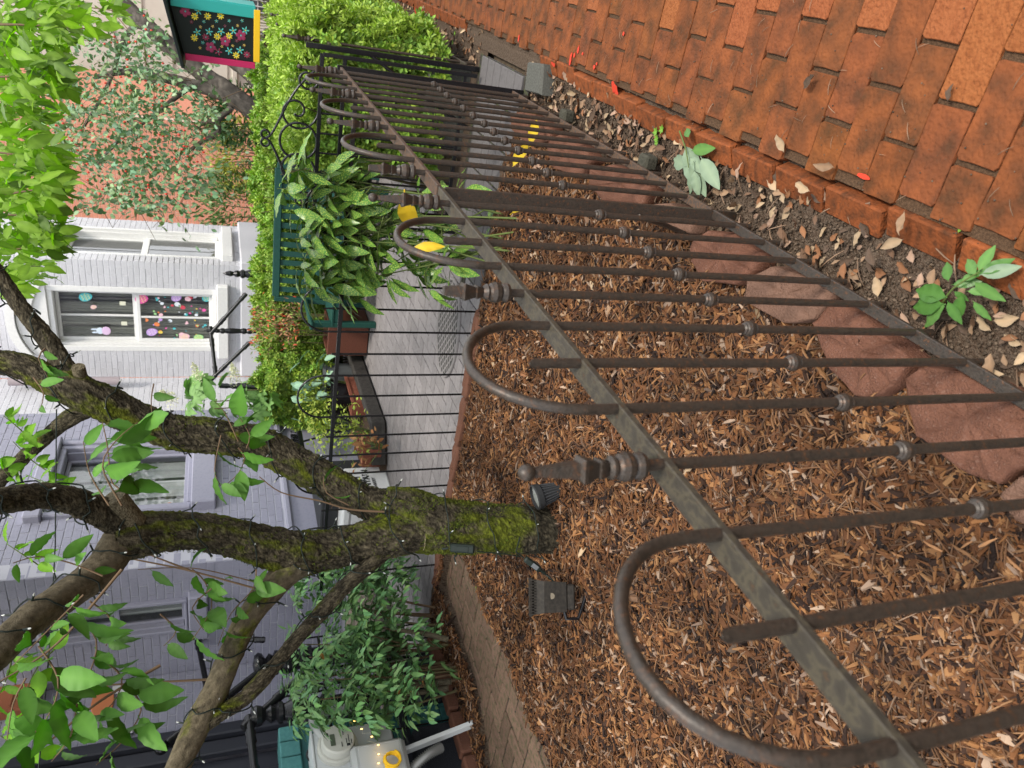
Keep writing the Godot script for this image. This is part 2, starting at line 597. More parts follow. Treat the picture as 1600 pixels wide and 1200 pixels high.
# ---------------------------------------------------------------- ground, pavement, patio
func ground_and_paving() -> void:
	var b := Mb.new()
	b.quad(Vector3(-60, -.075, 60), Vector3(60, -.075, 60), Vector3(60, -.075, -60), Vector3(-60, -.075, -60))
	struct("ground", b.mesh(), M.earth)
	# soil of the bed and of the strip outside the fence
	b = Mb.new()
	var f := noise(2.2)
	var nx := 150
	var nz := 130
	var x0 := -1.2
	var z0 := -3.95
	var dx := 4.78 / nx
	var dz := 4.15 / nz
	for j in nz + 1:
		for i in nx + 1:
			var p := Vector3(x0 + dx * i, 0, z0 + dz * j)
			b.put(Vector3(p.x, bed_height(p.x, p.z) + f.get_noise_2d(p.x * 6.0, p.z * 6.0) * .008, p.z), Vector3.UP)
	for j in nz:
		for i in nx:
			var a := j * (nx + 1) + i
			b.face(a, a + nx + 1, a + nx + 2)
			b.face(a, a + nx + 2, a + 1)
	struct("soil", b.mesh(), M.soil)
	b = Mb.new()
	b.quad(Vector3(4.2, -.03, .25), Vector3(12, -.03, .25), Vector3(12, -.03, -1.3), Vector3(4.2, -.03, -1.3))
	b.quad(Vector3(3.2, -.022, .24), Vector3(4.8, -.022, .24), Vector3(4.8, -.022, .10), Vector3(3.2, -.022, .10))
	struct("soil", b.mesh(), M.soil)
	# the brick pavement
	b = Mb.new()
	b.quad(Vector3(-3, -.009, 6), Vector3(14, -.009, 6), Vector3(14, -.009, .205), Vector3(-3, -.009, .205))
	var walk := struct("pavement", b.mesh(), M.joint)
	var lists := [[], []]
	var bricks := []
	for v in 4:
		bricks.push_back(worn_brick(.1030, .203, .04))
	lists = [[], [], [], []]
	for k in range(-22, 110):
		var t := 1.094 + .1035 * k
		var shift := .332 + (.105 if k % 2 else 0.0)
		for j in range(-2, 14):
			var z := shift + .2085 * j + .1
			var lo := maxf(z - .1015, .205 + .012 * sin(t * 3.0))
			var hi := z + .1015
			if hi - lo < .03 or not in_view(Vector3(t, 0, (lo + hi) / 2), 90):
				continue
			var y := rng.randf_range(-.0016, .0016)
			var s := (hi - lo) / .203
			var bas := Basis.from_euler(Vector3(rng.randf_range(-.012, .012), rng.randf_range(-.012, .012), rng.randf_range(-.02, .02))) * Basis.from_scale(Vector3(rng.randf_range(.985, 1.006), 1, s * (rng.randf_range(.98, .998) if rng.randf() < .6 else rng.randf_range(.95, .975))))
			var tone := rng.randf_range(.94, 1.05)
			var e := {"x": Transform3D(bas, Vector3(t, y, (lo + hi) / 2)), "c": Color(tone, tone * rng.randf_range(.94, 1.05), tone * rng.randf_range(.9, 1.08))}
			lists[(1 if z < .44 or z < .6 and rng.randf() < .45 else 0) + 2 * (rng.randi() % 2)].push_back(e)
	for v in 4:
		pieces(walk, "brick", bricks[v], M.side_brick_stained if v % 2 else M.side_brick, lists[v], 45 if v % 2 else 100, "brick_field")
	# tilted edging course
	b = Mb.new()
	b.box(Vector3(2.5, -.10, .19), Vector3(12.0, .05, .06))
	var edge := struct("pavement_edging", b.mesh(), M.soil)
	var em := Mb.new()
	em.box(Vector3.ZERO, Vector3(.196, .07, .072), .004)
	var emesh := em.mesh()
	var list := []
	var t := .12
	while t < 3.3:
		var wob := .016 * sin(t * 2.1 + .6) + rng.randf_range(-.006, .006)
		var tone := rng.randf_range(.85, 1.12)
		var bas := Basis(Vector3.UP, rng.randf_range(-.03, .03)) * Basis(Vector3.RIGHT, rng.randf_range(-.5, -.28))
		if in_view(Vector3(t, 0, .17), 60):
			list.push_back({"x": Transform3D(bas, Vector3(t, -.042, .166 + wob)), "c": Color(tone, tone, tone)})
		t += rng.randf_range(.202, .214)
	t = 4.75
	while t < 8.0:
		list.push_back({"x": Transform3D(Basis(Vector3.RIGHT, -.3), Vector3(t, -.04, .19)), "c": Color(1, 1, 1)})
		t += .21
	pieces(edge, "brick", emesh, M.edge_brick, list, 60, "brick_row")
	for a in [[964, 142, .022, .03], [960, 136, .018, .025], [893, 92, .014, .03], [899, 86, .01, .014], [866, 101, .03, .012], [930, 105, .014, .012], [934, 100, .008, .007], [650, 18, .03, .03], [812, 60, .012, .02], [976, 53, .008, .01], [905, 78, .012, .02], [1352, 276, .03, .008], [912, 84, .008, .008]]:
		var p := on_y(a[0], a[1], 0.0)
		var q := Mb.new()
		var pts := []
		for k in 11:
			var r := rng.randf_range(.55, 1.0)
			pts.push_back(Vector2(cos(TAU * k / 11.0) * a[2] * r, sin(TAU * k / 11.0) * a[3] * r))
		q.prism(pts, 0, .0012)
		obj("paint_splash", q.mesh(), M.red_paint, walk, Transform3D(Basis(Vector3.RIGHT, -.35 if p.z < .21 else 0.0), p + Vector3(0, .004, 0)))
	# grey herringbone patio
	b = Mb.new()
	b.quad(Vector3(3.42, -.012, .078), Vector3(4.28, -.012, .078), Vector3(4.28, -.012, -1.25), Vector3(3.42, -.012, -1.25))
	b.quad(Vector3(3.42, -.013, -1.2), Vector3(9.9, -.013, -1.2), Vector3(9.9, -.013, -5.2), Vector3(3.42, -.013, -5.2))
	var patio := struct("patio", b.mesh(), M.paver_joint)
	var pm := box_mesh(Vector3(.2015, .04, .0965), .003)
	var entry := []
	for i in 6:
		for j in 9:
			var p := Vector3(3.50 + .118 * i + .06, -.021 + rng.randf_range(-.001, .001), -.022 - .205 * j)
			if p.z < -1.1:
				continue
			entry.push_back({"x": Transform3D(Basis(Vector3.UP, PI / 2) * Basis.from_scale(Vector3(.955, 1, 1.13)), p), "c": Color(.52, .52, .53)})
	var pl := entry
	var step := .1045
	for i in range(-70, 70):
		for j in range(-70, 70):
			var k := posmod(i - j, 4)
			if k != 0 and k != 3:
				continue
			var c := Vector2(i + 1.0, j + .5) if k == 0 else Vector2(i + .5, j + 1.0)
			var turn := 0.0 if k == 0 else PI / 2
			var w: Vector2 = c * step
			var p := Vector3(6.0 + w.x, -.02 + rng.randf_range(-.002, .001), -2.2 + w.y)
			var inside := (p.x > 3.52 and p.x < 9.5 and p.z < -1.2 and p.z > -4.6) or (p.x > 4.2 and p.x < 7 and p.z > -1.25 and p.z < -1.0)
			if inside and in_view(p, 60):
				var tone := rng.randf_range(.9, 1.1)
				pl.push_back({"x": Transform3D(Basis(Vector3.UP, -turn), p), "c": Color(tone, tone * .99, tone)})
	pieces(patio, "paver", pm, M.paver, pl, 290, "paver_field")
	# mossy path of bricks
	b = Mb.new()
	b.quad(Vector3(-.5, -.036, -2.5), Vector3(3.55, -.036, -2.5), Vector3(3.55, -.036, -3.95), Vector3(-.5, -.036, -3.95))
	var path := struct("path", b.mesh(), M.paver_joint)
	var hl := []
	var hm := box_mesh(Vector3(.199, .04, .0955), .005)
	for i in range(-40, 40):
		for j in range(-40, 40):
			var k := posmod(i - j, 4)
			if k != 0 and k != 3:
				continue
			var c := Vector2(i + 1.0, j + .5) if k == 0 else Vector2(i + .5, j + 1.0)
			var w: Vector2 = c * .105
			var p := Vector3(2.0 + w.x, -.048 + rng.randf_range(-.004, .004), -3.03 + w.y)
			if p.x > 1.0 and p.x < 3.5 and p.z > -3.85 and p.z < -2.52 - .06 * (p.x - 1.6) and in_view(p, 60):
				var tone := rng.randf_range(.8, 1.15)
				hl.push_back({"x": Transform3D(Basis(Vector3.UP, -(PI / 2 if k == 3 else 0.0)) * Basis.from_euler(Vector3(rng.randf_range(-.02, .02), 0, rng.randf_range(-.02, .02))), p), "c": Color(tone, tone, tone)})
	pieces(path, "brick", hm, M.path_brick, hl, 260, "brick_field")

func worn_brick(w: float, l: float, h: float) -> ArrayMesh:
	var b := Mb.new()
	var pts := []
	var hw := w / 2
	var hl := l / 2
	for c in [[1, 1], [-1, 1], [-1, -1], [1, -1]]:
		var cut := rng.randf_range(.002, .010)
		var cut2 := rng.randf_range(.002, .010)
		var p1 := Vector2(c[0] * (hw - cut), c[1] * hl)
		var p2 := Vector2(c[0] * hw, c[1] * (hl - cut2))
		if c[0] * c[1] > 0:
			pts += [p2, p1]
		else:
			pts += [p1, p2]
		if c[0] * c[1] < 0:
			pts.push_back(Vector2(c[0] * (hw - rng.randf_range(0, .0015)), c[1] * hl * rng.randf_range(-.4, .4)))
		else:
			pts.push_back(Vector2(c[0] * hw * rng.randf_range(-.4, .4), c[1] * (hl - rng.randf_range(0, .002))))
	b.prism(pts, -h, .0, .0016)
	return b.mesh()

func box_mesh(s: Vector3, bev: float) -> ArrayMesh:
	var b := Mb.new()
	b.box(Vector3.ZERO, s, bev)
	return b.mesh()

func bed_height(x: float, z: float) -> float:
	var h := -.035
	if z < -.12:
		h = lerpf(-.035, .0, clampf((-.12 - z) / .25, 0, 1))
		h += .05 * exp(-(pow(x - 2.05, 2) + pow(z + 1.65, 2)) / .12)
		h += .012 * sin(x * 3.1) * sin(z * 2.7 + .5)
		var e1 := -2.63 - .06 * (x - 1.6) + .025 * sin(x * 9.0) + .015 * sin(x * 23.0)
		var e2 := -3.30 - .55 * maxf(0.0, 2.66 - x) + .025 * sin(x * 8.0 + 1.0)
		if x < 3.42:
			h -= .085 * smoothstep(0.0, .05, minf(e1 - z, z - e2))
	return h

# ---------------------------------------------------------------- houses
# a brick wall: s runs along «dir» from «at», h upwards; holes are Rect2(s, h, width, height)
func brick_wall(house: Node3D, at: Vector3, dir: Vector3, out: Vector3, w: float, h0: float, h1: float, holes: Array, mt: Material, joint: Material, most: int, blen := .208, called := "wall") -> MeshInstance3D:
	var b := Mb.new()
	var bas := Basis(dir, Vector3.UP, dir.cross(Vector3.UP))
	var sg := 1.0 if bas.z.dot(out) > 0 else -1.0
	b.x = Transform3D(bas, at)
	var cuts := [0.0, w]
	for r in holes:
		cuts.push_back(clampf(r.position.x, 0, w))
		cuts.push_back(clampf(r.end.x, 0, w))
	cuts.sort()
	for k in cuts.size() - 1:
		var a: float = cuts[k]
		var c: float = cuts[k + 1]
		if c - a < .004:
			continue
		var y := h0
		var hs := []
		for r in holes:
			if r.position.x < (a + c) / 2 and r.end.x > (a + c) / 2:
				hs.push_back(r)
		hs.sort_custom(func(p, q): return p.position.y < q.position.y)
		for r in hs:
			if r.position.y > y:
				b.box(Vector3((a + c) / 2, (y + r.position.y) / 2, -sg * .09), Vector3(c - a, r.position.y - y, .18))
			y = r.end.y
		if y < h1:
			b.box(Vector3((a + c) / 2, (y + h1) / 2, -sg * .09), Vector3(c - a, h1 - y, .18))
	var wall := obj(called, b.mesh(), joint, house)
	var bm := box_mesh(Vector3(1, .0605, .007), .0022)
	var list := []
	var row := 0
	var y := ceilf(h0 / BRICK_COURSE) * BRICK_COURSE
	while y + .06 < h1:
		var s := -blen * (.5 if row % 2 else 1.0) + fmod(absf(at.x * 7.3), .07)
		while s < w:
			var spans := [Vector2(maxf(s, 0), minf(s + blen - .009, w))]
			for r in holes:
				if r.position.y < y + .05 and r.end.y > y + .01:
					var nxt := []
					for q in spans:
						if r.end.x <= q.x or r.position.x >= q.y:
							nxt.push_back(q)
						else:
							if r.position.x - q.x > .02:
								nxt.push_back(Vector2(q.x, r.position.x))
							if q.y - r.end.x > .02:
								nxt.push_back(Vector2(r.end.x, q.y))
					spans = nxt
			for q in spans:
				if q.y - q.x < .02:
					continue
				var p = at + dir * ((q.x + q.y) / 2) + Vector3.UP * (y + .03) + out * rng.randf_range(.000, .0035)
				if in_view(p, 70):
					var tone := rng.randf_range(.96, 1.03)
					list.push_back({"x": Transform3D(bas * Basis.from_euler(Vector3(rng.randf_range(-.02, .02), 0, rng.randf_range(-.006, .006))) * Basis.from_scale(Vector3(q.y - q.x, rng.randf_range(.96, 1.03), 1)), p), "c": Color(tone, tone, tone)})
			s += blen
		y += BRICK_COURSE
		row += 1
	pieces(wall, "brick", bm, mt, list, most, "brick_courses")
	return wall

# a sash window; size w x h, its foot's centre at «at», looking along «out»
func window(house: Node3D, at: Vector3, out: Vector3, w: float, h: float, fm: Material, bars: bool, deep: Color, sash := .045, curtain := 0, cloth := Color(.62, .66, .66)) -> MeshInstance3D:
	var z := out
	var x := Vector3.UP.cross(z)
	var tr := Transform3D(Basis(x, Vector3.UP, z), at)
	var fr := Mb.new()
	var t := minf(.075, w * (.085 if bars or w < .6 else .05))
	for s in [-1.0, 1.0]:
		fr.box(Vector3(s * (w / 2 - t / 2), h / 2, -.02), Vector3(t, h, .12), .006)
		fr.box(Vector3(s * (w / 2 - t - .012), h / 2, -.055), Vector3(.024, h - 2 * t, .10), .004)
	fr.box(Vector3(0, h - t / 2, -.021), Vector3(w - 2 * t - .001, t, .119), .006)
	fr.box(Vector3(0, t * .35, -.015), Vector3(w - 2 * t - .001, t * .7, .13), .006)
	var root := obj("window", fr.mesh(), fm, house, tr)
	var iw := w - 2 * t - .05
	var ih := h - 1.7 * t
	var y0 := t * .7
	for k in 2:
		var sm := Mb.new()
		var zz := -.075 + (.035 if k == 0 else 0.0) - .03
		var a := y0 + ih / 2 * k
		var hh := ih / 2
		for s in [-1.0, 1.0]:
			sm.box(Vector3(s * (iw / 2 - sash / 2), a + hh / 2, zz), Vector3(sash, hh, .035), .004)
		sm.box(Vector3(0, a + sash / 2, zz), Vector3(iw - 2 * sash, sash, .034), .004)
		sm.box(Vector3(0, a + hh - sash / 2, zz), Vector3(iw - 2 * sash, sash, .034), .004)
		if bars:
			sm.box(Vector3(0, a + hh / 2, zz), Vector3(.026, hh - 2 * sash, .032), .004)
		obj("sash", sm.mesh(), fm, root)
		for half in [-1.0, 1.0]:
			var pm := Mb.new()
			var pw := (iw - 2 * sash - .026) / 2
			pm.box(Vector3(half * (pw / 2 + .013), a + hh / 2, zz), Vector3(pw, hh - 2 * sash, .004))
			obj("pane", pm.mesh(), M.glass, root)
	var bk := Mb.new()
	bk.box(Vector3(0, h / 2, -.56), Vector3(w + .1, h + .1, .02))
	for s in [-1.0, 1.0]:
		bk.box(Vector3(s * (w / 2 - .03), h / 2, -.33), Vector3(.01, h, .43))
	bk.box(Vector3(0, h + .01, -.33), Vector3(w, .01, .43))
	bk.box(Vector3(0, -.01, -.33), Vector3(w, .01, .43))
	obj("room", bk.mesh(), plain(deep, .9), root)
	if curtain > 0:
		for c in curtain:
			var cm := Mb.new()
			var cw := iw / curtain * .84
			var cx := -iw / 2 + (c + .5) * iw / curtain
			for k in 8:
				var p := cx - cw / 2 + cw * k / 8.0
				var d0 := .012 * sin(k * 2.4)
				var d1 := .012 * sin((k + 1) * 2.4)
				cm.quad(Vector3(p, .05, -.16 + d0), Vector3(p + cw / 8, .05, -.16 + d1), Vector3(p + cw / 8, h - .05, -.16 + d1), Vector3(p, h - .05, -.16 + d0))
			obj("curtain", cm.mesh(), plain(lin(cloth.r, cloth.g, cloth.b), .9), root)
	return root

func disc(rx: float, ry: float, thick := .002, seg := 16) -> ArrayMesh:
	var b := Mb.new()
	b.x = Transform3D(Basis(Vector3.RIGHT, PI / 2), Vector3.ZERO)
	var pts := []
	for k in seg:
		var a := TAU * k / seg
		pts.push_back(Vector2(cos(a) * rx * (1.0 - .13 * sin(a)), sin(a) * ry))
	b.prism(pts, 0, thick)
	return b.mesh()

func houses() -> void:
	# ---- lavender house: a bay that steps towards the street
	var h := thing("house", "pale lavender painted brick house with white sash windows and a projecting bay", "house", Vector3.ZERO)
	var tb := 9.7
	var nb := -3.46
	var na := -5.14
	var w0 := on_x(82, 548, tb)
	var w1 := on_x(338, 453, tb)
	var win := Rect2(w0.z - na, w1.y, w1.z - w0.z, w0.y - w1.y)
	brick_wall(h, Vector3(tb, 0, na), Vector3(0, 0, 1), Vector3(-1, 0, 0), nb - na, .15, 5.2, [win], M.lavender, M.lavender_joint, 170)
	var aw0 := on_z(85, 396, nb)
	var aw1 := on_z(345, 366, nb)
	var awin := Rect2(aw0.x - tb + .05, aw1.y, aw1.x - aw0.x - .05, aw0.y - aw1.y)
	brick_wall(h, Vector3(tb + .002, 0, nb), Vector3(1, 0, 0), Vector3(0, 0, 1), 1.55, .15, 5.2, [awin], M.lavender, M.lavender_joint, 60)
	brick_wall(h, Vector3(7.55, 0, na - .01), Vector3(1, 0, 0), Vector3(0, 0, 1), 2.14, .15, 5.2, [], M.lavender, M.lavender_joint, 60)
	# window of the bay with its trim
	var wc := Vector3(tb + .03, win.position.y, na + win.get_center().x)
	var wn := window(h, wc, Vector3(-1, 0, 0), win.size.x, win.size.y, M.white, true, lin(.42, .42, .36), .045, 4, Color(.40, .42, .36))
	stickers(wn, win.size.x, win.size.y)
	var wa := Vector3(tb + awin.get_center().x, awin.position.y, nb - .03)
	window(h, wa, Vector3(0, 0, 1), awin.size.x, awin.size.y, M.white, false, lin(.25, .25, .24))
	for e in [[wc, Vector3(-1, 0, 0), win], [wa, Vector3(0, 0, 1), awin]]:
		var o: Vector3 = e[1]
		var r: Rect2 = e[2]
		var xx := Vector3.UP.cross(o)
		var tr := Transform3D(Basis(xx, Vector3.UP, o), e[0] + o * .045)
		var s := Mb.new()
		s.box(Vector3(0, -.075, .01), Vector3(r.size.x + .16, .145, .13), .012)
		obj("sill", s.mesh(), M.white, h, tr)
		# arched hood of two stepped bands
		for band in 2:
			var hm := Mb.new()
			var half := r.size.x / 2 + .03
			var rise := .16
			var y0 := r.size.y + .02 + .17 * band
			var rad := (half * half + rise * rise) / (2 * rise)
			for k in 14:
				var q := []
				for kk in [k, k + 1]:
					var x0 = -half + 2 * half * kk / 14.0
					var y := y0 + sqrt(rad * rad - x0 * x0) - (rad - rise)
					q.push_back(Vector3(x0, y, 0))
				var up := Vector3(0, .16 if band == 0 else .10, 0)
				var dz := Vector3(0, 0, .05 if band == 0 else .09)
				hm.quad(q[0] + dz, q[1] + dz, q[1] + up + dz, q[0] + up + dz)
				hm.quad(q[0], q[1], q[1] + dz, q[0] + dz)
				hm.quad(q[0] + up + dz, q[1] + up + dz, q[1] + up, q[0] + up)
			obj("window_hood", hm.mesh(), M.white, h, tr)
		var fill := Mb.new()
		fill.box(Vector3(0, r.size.y + .09, .005), Vector3(r.size.x, .2, .03), .005)
		obj("lintel", fill.mesh(), M.white, h, tr)
	# stone water table and base of the bay
	var b := Mb.new()
	b.box(Vector3(tb + .78, .66, nb - .8), Vector3(1.64, 1.0, 1.74), .02)
	obj("base", b.mesh(), M.lavender, h)
	b = Mb.new()
	b.box(Vector3(8.5, 2.6, na + .04), Vector3(.14, 5.2, .09), .01)
	obj("corner_board", b.mesh(), M.white, h)
	# pale grey downpipe end by the recess
	b = Mb.new()
	var p0 := on_z(140, 595, na + .12)
	var p1 := on_z(187, 595, na + .12)
	b.tube([p0 + Vector3(0, .9, 0), p1], .055, 14)
	obj("downpipe", b.mesh(), plain(lin(.34, .29, .31), .4), h)

	# ---- darker slate-lavender house, nearer
	h = thing("house", "slate lavender brick house behind the tree, with a dark door and purple window surround", "house", Vector3.ZERO)
	var nd := -4.37
	var t0 := 5.07
	var dw0 := on_z(96, 702, nd)
	var dw1 := on_z(298, 792, nd)
	var dwin := Rect2(dw1.x - t0, dw1.y, dw0.x - dw1.x + .03, dw0.y - dw1.y)
	brick_wall(h, Vector3(t0, 0, nd), Vector3(1, 0, 0), Vector3(0, 0, 1), 2.5, .82, 4.6, [dwin], M.slate_paint, M.slate_joint, 180)
	var dwn := window(h, Vector3(t0 + dwin.get_center().x, dwin.position.y, nd - .02), Vector3(0, 0, 1), dwin.size.x, dwin.size.y, M.slate_paint, false, lin(.16, .18, .18), .035, 3)
	deer(dwn, dwin.size.x)
	b = Mb.new()
	b.box(Vector3(t0 + dwin.get_center().x, dwin.position.y - .11, nd + .05), Vector3(dwin.size.x + .12, .22, .12), .012)
	obj("sill", b.mesh(), M.slate_paint, h)
	b = Mb.new()
	for s in [-1.0, 1.0]:
		b.box(Vector3(t0 + dwin.get_center().x + s * (dwin.size.x / 2 + .028), dwin.get_center().y, nd + .02), Vector3(.055, dwin.size.y, .06), .012)
	b.box(Vector3(t0 + dwin.get_center().x, dwin.end.y + .07, nd + .031), Vector3(dwin.size.x + .18, .14, .1), .012)
	obj("window_surround", b.mesh(), M.slate_paint, h)
	b = Mb.new()
	b.box(Vector3(t0 + 1.262, .4, nd - .07), Vector3(2.57, .84, .2), .01)
	obj("base", b.mesh(), M.slate_paint, h)
	b = Mb.new()
	b.box(Vector3(t0 + 1.262, .83, nd + .02), Vector3(2.6, .05, .1), .01)
	obj("water_table", b.mesh(), M.slate_paint, h)
	b = Mb.new()
	b.box(Vector3(t0 + .004, 2.3, nd - .088), Vector3(.02, 4.6, .186), .004)
	obj("corner_board", b.mesh(), M.slate_paint, h)
	# side of the recess with its narrow window, facing the garden
	var ew0 := on_x(60, 985, t0)
	var ew1 := on_x(292, 936, t0)
	var ezn := on_x(292, 932, t0).z
	var ezf := on_x(292, 981, t0).z
	var ewin := Rect2(ezf + 5.75, ew1.y, ezn - ezf, ew0.y - ew1.y)
	brick_wall(h, Vector3(t0 - .002, 0, -5.75), Vector3(0, 0, 1), Vector3(-1, 0, 0), 1.385, .3, 4.6, [ewin], M.slate_paint, M.slate_joint, 80)
	window(h, Vector3(t0 - .01, ewin.position.y, -5.75 + ewin.get_center().x), Vector3(-1, 0, 0), ewin.size.x, ewin.size.y, M.slate_paint, false, lin(.10, .11, .11), .025, 1)
	b = Mb.new()
	b.box(Vector3(t0 - .04, ewin.position.y - .09, -5.75 + ewin.get_center().x), Vector3(.12, .16, ewin.size.x + .14), .012)
	obj("sill", b.mesh(), M.slate_paint, h)
	# entrance wall, door case and door
	var ne := -5.7
	brick_wall(h, Vector3(4.35, 0, ne), Vector3(1, 0, 0), Vector3(0, 0, 1), .71, .3, 4.6, [], M.slate_paint, M.slate_joint, 60)
	b = Mb.new()
	b.box(Vector3(4.30, 2.1, ne + .06), Vector3(.11, 3.6, .13), .012)
	b.box(Vector3(4.17, 2.1, ne + .03), Vector3(.13, 3.6, .08), .012)
	b.box(Vector3(3.1, 3.75, ne + .05), Vector3(2.4, .3, .13), .012)
	b.box(Vector3(2.1, 2.1, ne + .05), Vector3(.2, 3.6, .13), .012)
	obj("door_case", b.mesh(), M.black_paint, h)
	b = Mb.new()
	b.box(Vector3(3.15, 2.05, ne - .06), Vector3(1.9, 3.1, .07), .006)
	for k in 3:
		for s in [-1.0, 1.0]:
			b.box(Vector3(3.15 + s * .48, 1.0 + k * .98, ne - .02), Vector3(.62, .74, .03), .012)
	var door := obj("door", b.mesh(), M.black_paint, h)
	b = Mb.new()
	var kp := on_z(205, 1143, ne + .03)
	b.x = Transform3D(Basis(Vector3.RIGHT, PI / 2), Vector3(kp.x, kp.y, ne - .02))
	b.lathe([Vector2(.0, .075), Vector2(.03, .07), Vector2(.034, .05), Vector2(.012, .035), Vector2(.012, .0), Vector2(.035, .0)], 14)
	obj("handle", b.mesh(), plain(lin(.35, .35, .36), .2, .9), door)
	b = Mb.new()
	b.box(Vector3(3.2, 2.4, -6.05), Vector3(4.6, 4.8, .3))
	b.box(Vector3(1.3, 2.2, ne - .1), Vector3(1.8, 4.6, .3), .01)
	obj("wall", b.mesh(), M.slate_paint, h)
	# small number plate and orange house sign beside the door
	var sp := on_z(160, 1099, ne + .02)
	b = Mb.new()
	var pts := []
	for k in 20:
		var a := TAU * k / 20.0
		pts.push_back(Vector2(cos(a) * .17 * (1.0 + .12 * cos(4 * a)), sin(a) * .09))
	b.x = Transform3D(Basis(Vector3.RIGHT, PI / 2), Vector3.ZERO)
	b.prism(pts, 0, .02, .004)
	var plate := obj("house_sign", b.mesh(), plain(lin(.55, .20, .09), .6), null, Transform3D(Basis.IDENTITY, Vector3(sp.x, sp.y, ne + .014)))
	tag(plate, "small orange wall sign fixed to the dark brick beside the door", "sign")
	sp = on_z(188, 1078, ne + .02)
	b = Mb.new()
	b.box(Vector3(0, 0, .01), Vector3(.08, .13, .025), .005)
	b.box(Vector3(0, -.1, .005), Vector3(.05, .06, .015), .004)
	var bell := obj("doorbell", b.mesh(), plain(lin(.6, .6, .62), .4), null, Transform3D(Basis.IDENTITY, Vector3(sp.x, sp.y, ne + .014)))
	tag(bell, "pale doorbell box on the dark brick above the orange sign", "doorbell")
	var mp := on_z(25, 1095, ne + .08)
	b = Mb.new()
	b.box(Vector3(0, 0, .06), Vector3(.28, .34, .11), .01)
	b.box(Vector3(0, .03, .118), Vector3(.2, .02, .006))
	var mb := obj("mailbox", b.mesh(), plain(lin(.30, .11, .06), .5), null, Transform3D(Basis.IDENTITY, Vector3(mp.x, mp.y, ne + .014)))
	tag(mb, "rust coloured mailbox hung on the wall high beside the door", "mailbox")

	# ---- teal painted low wall in front of the stoop
	var tw := thing("garden_wall", "low teal painted brick wall carrying the electric meter", "wall")
	brick_wall(tw, Vector3(.6, 0, -3.9), Vector3(1, 0, 0), Vector3(0, 0, 1), 2.36, -.05, .98, [], M.teal_brick, plain(lin(.03, .10, .10), .6), 90)
	b = Mb.new()
	for k in 22:
		b.box(Vector3(.65 + k * .1075, 1.045, -3.99), Vector3(.1, .125, .24), .007)
	obj("coping", b.mesh(), M.teal_brick, tw)

	# ---- far houses
	h = thing("house", "red brick house beyond the hedge, showing a plain side wall", "house")
	var rt := 14.6
	brick_wall(h, Vector3(rt, 0, -8.5), Vector3(0, 0, 1), Vector3(-1, 0, 0), 5.75, 0.0, 7.0, [], M.red_brick, M.mortar, 0)
	b = Mb.new()
	b.box(Vector3(rt + 2.2, 3.5, -5.65), Vector3(3.9, 7.0, 5.75))
	obj("wall", b.mesh(), M.red_brick, h)
	h = thing("house", "beige stone faced house with iron window grilles behind the leaning grey trunk", "house")
	b = Mb.new()
	b.box(Vector3(23, 5.0, -5.0), Vector3(4.0, 10.0, 9.0))
	b.box(Vector3(20.96, 1.0, -3.0), Vector3(.08, .12, 5.0), .01)
	obj("wall", b.mesh(), M.beige, h)
	b = Mb.new()
	for k in 6:
		b.box(Vector3(20.985, .55 + .62 * k, -3.0), Vector3(.02, .02, 4.9))
	obj("band", b.mesh(), plain(lin(.38, .35, .30), .9), h)
	for wz in [-2.1, -1.1]:
		var fr := Mb.new()
		fr.box(Vector3(20.97, .75, wz), Vector3(.05, 1.0, .62), .01)
		var wnode := obj("window", fr.mesh(), plain(lin(.08, .09, .095), .3), h)
		var g := Mb.new()
		for k in 5:
			g.box(Vector3(20.90, .75, wz - .26 + .13 * k), Vector3(.02, 1.05, .02))
		for k in 6:
			g.box(Vector3(20.93, .28 + .19 * k, wz), Vector3(.02, .02, .66))
		obj("grille", g.mesh(), plain(lin(.5, .5, .5), .5), wnode)

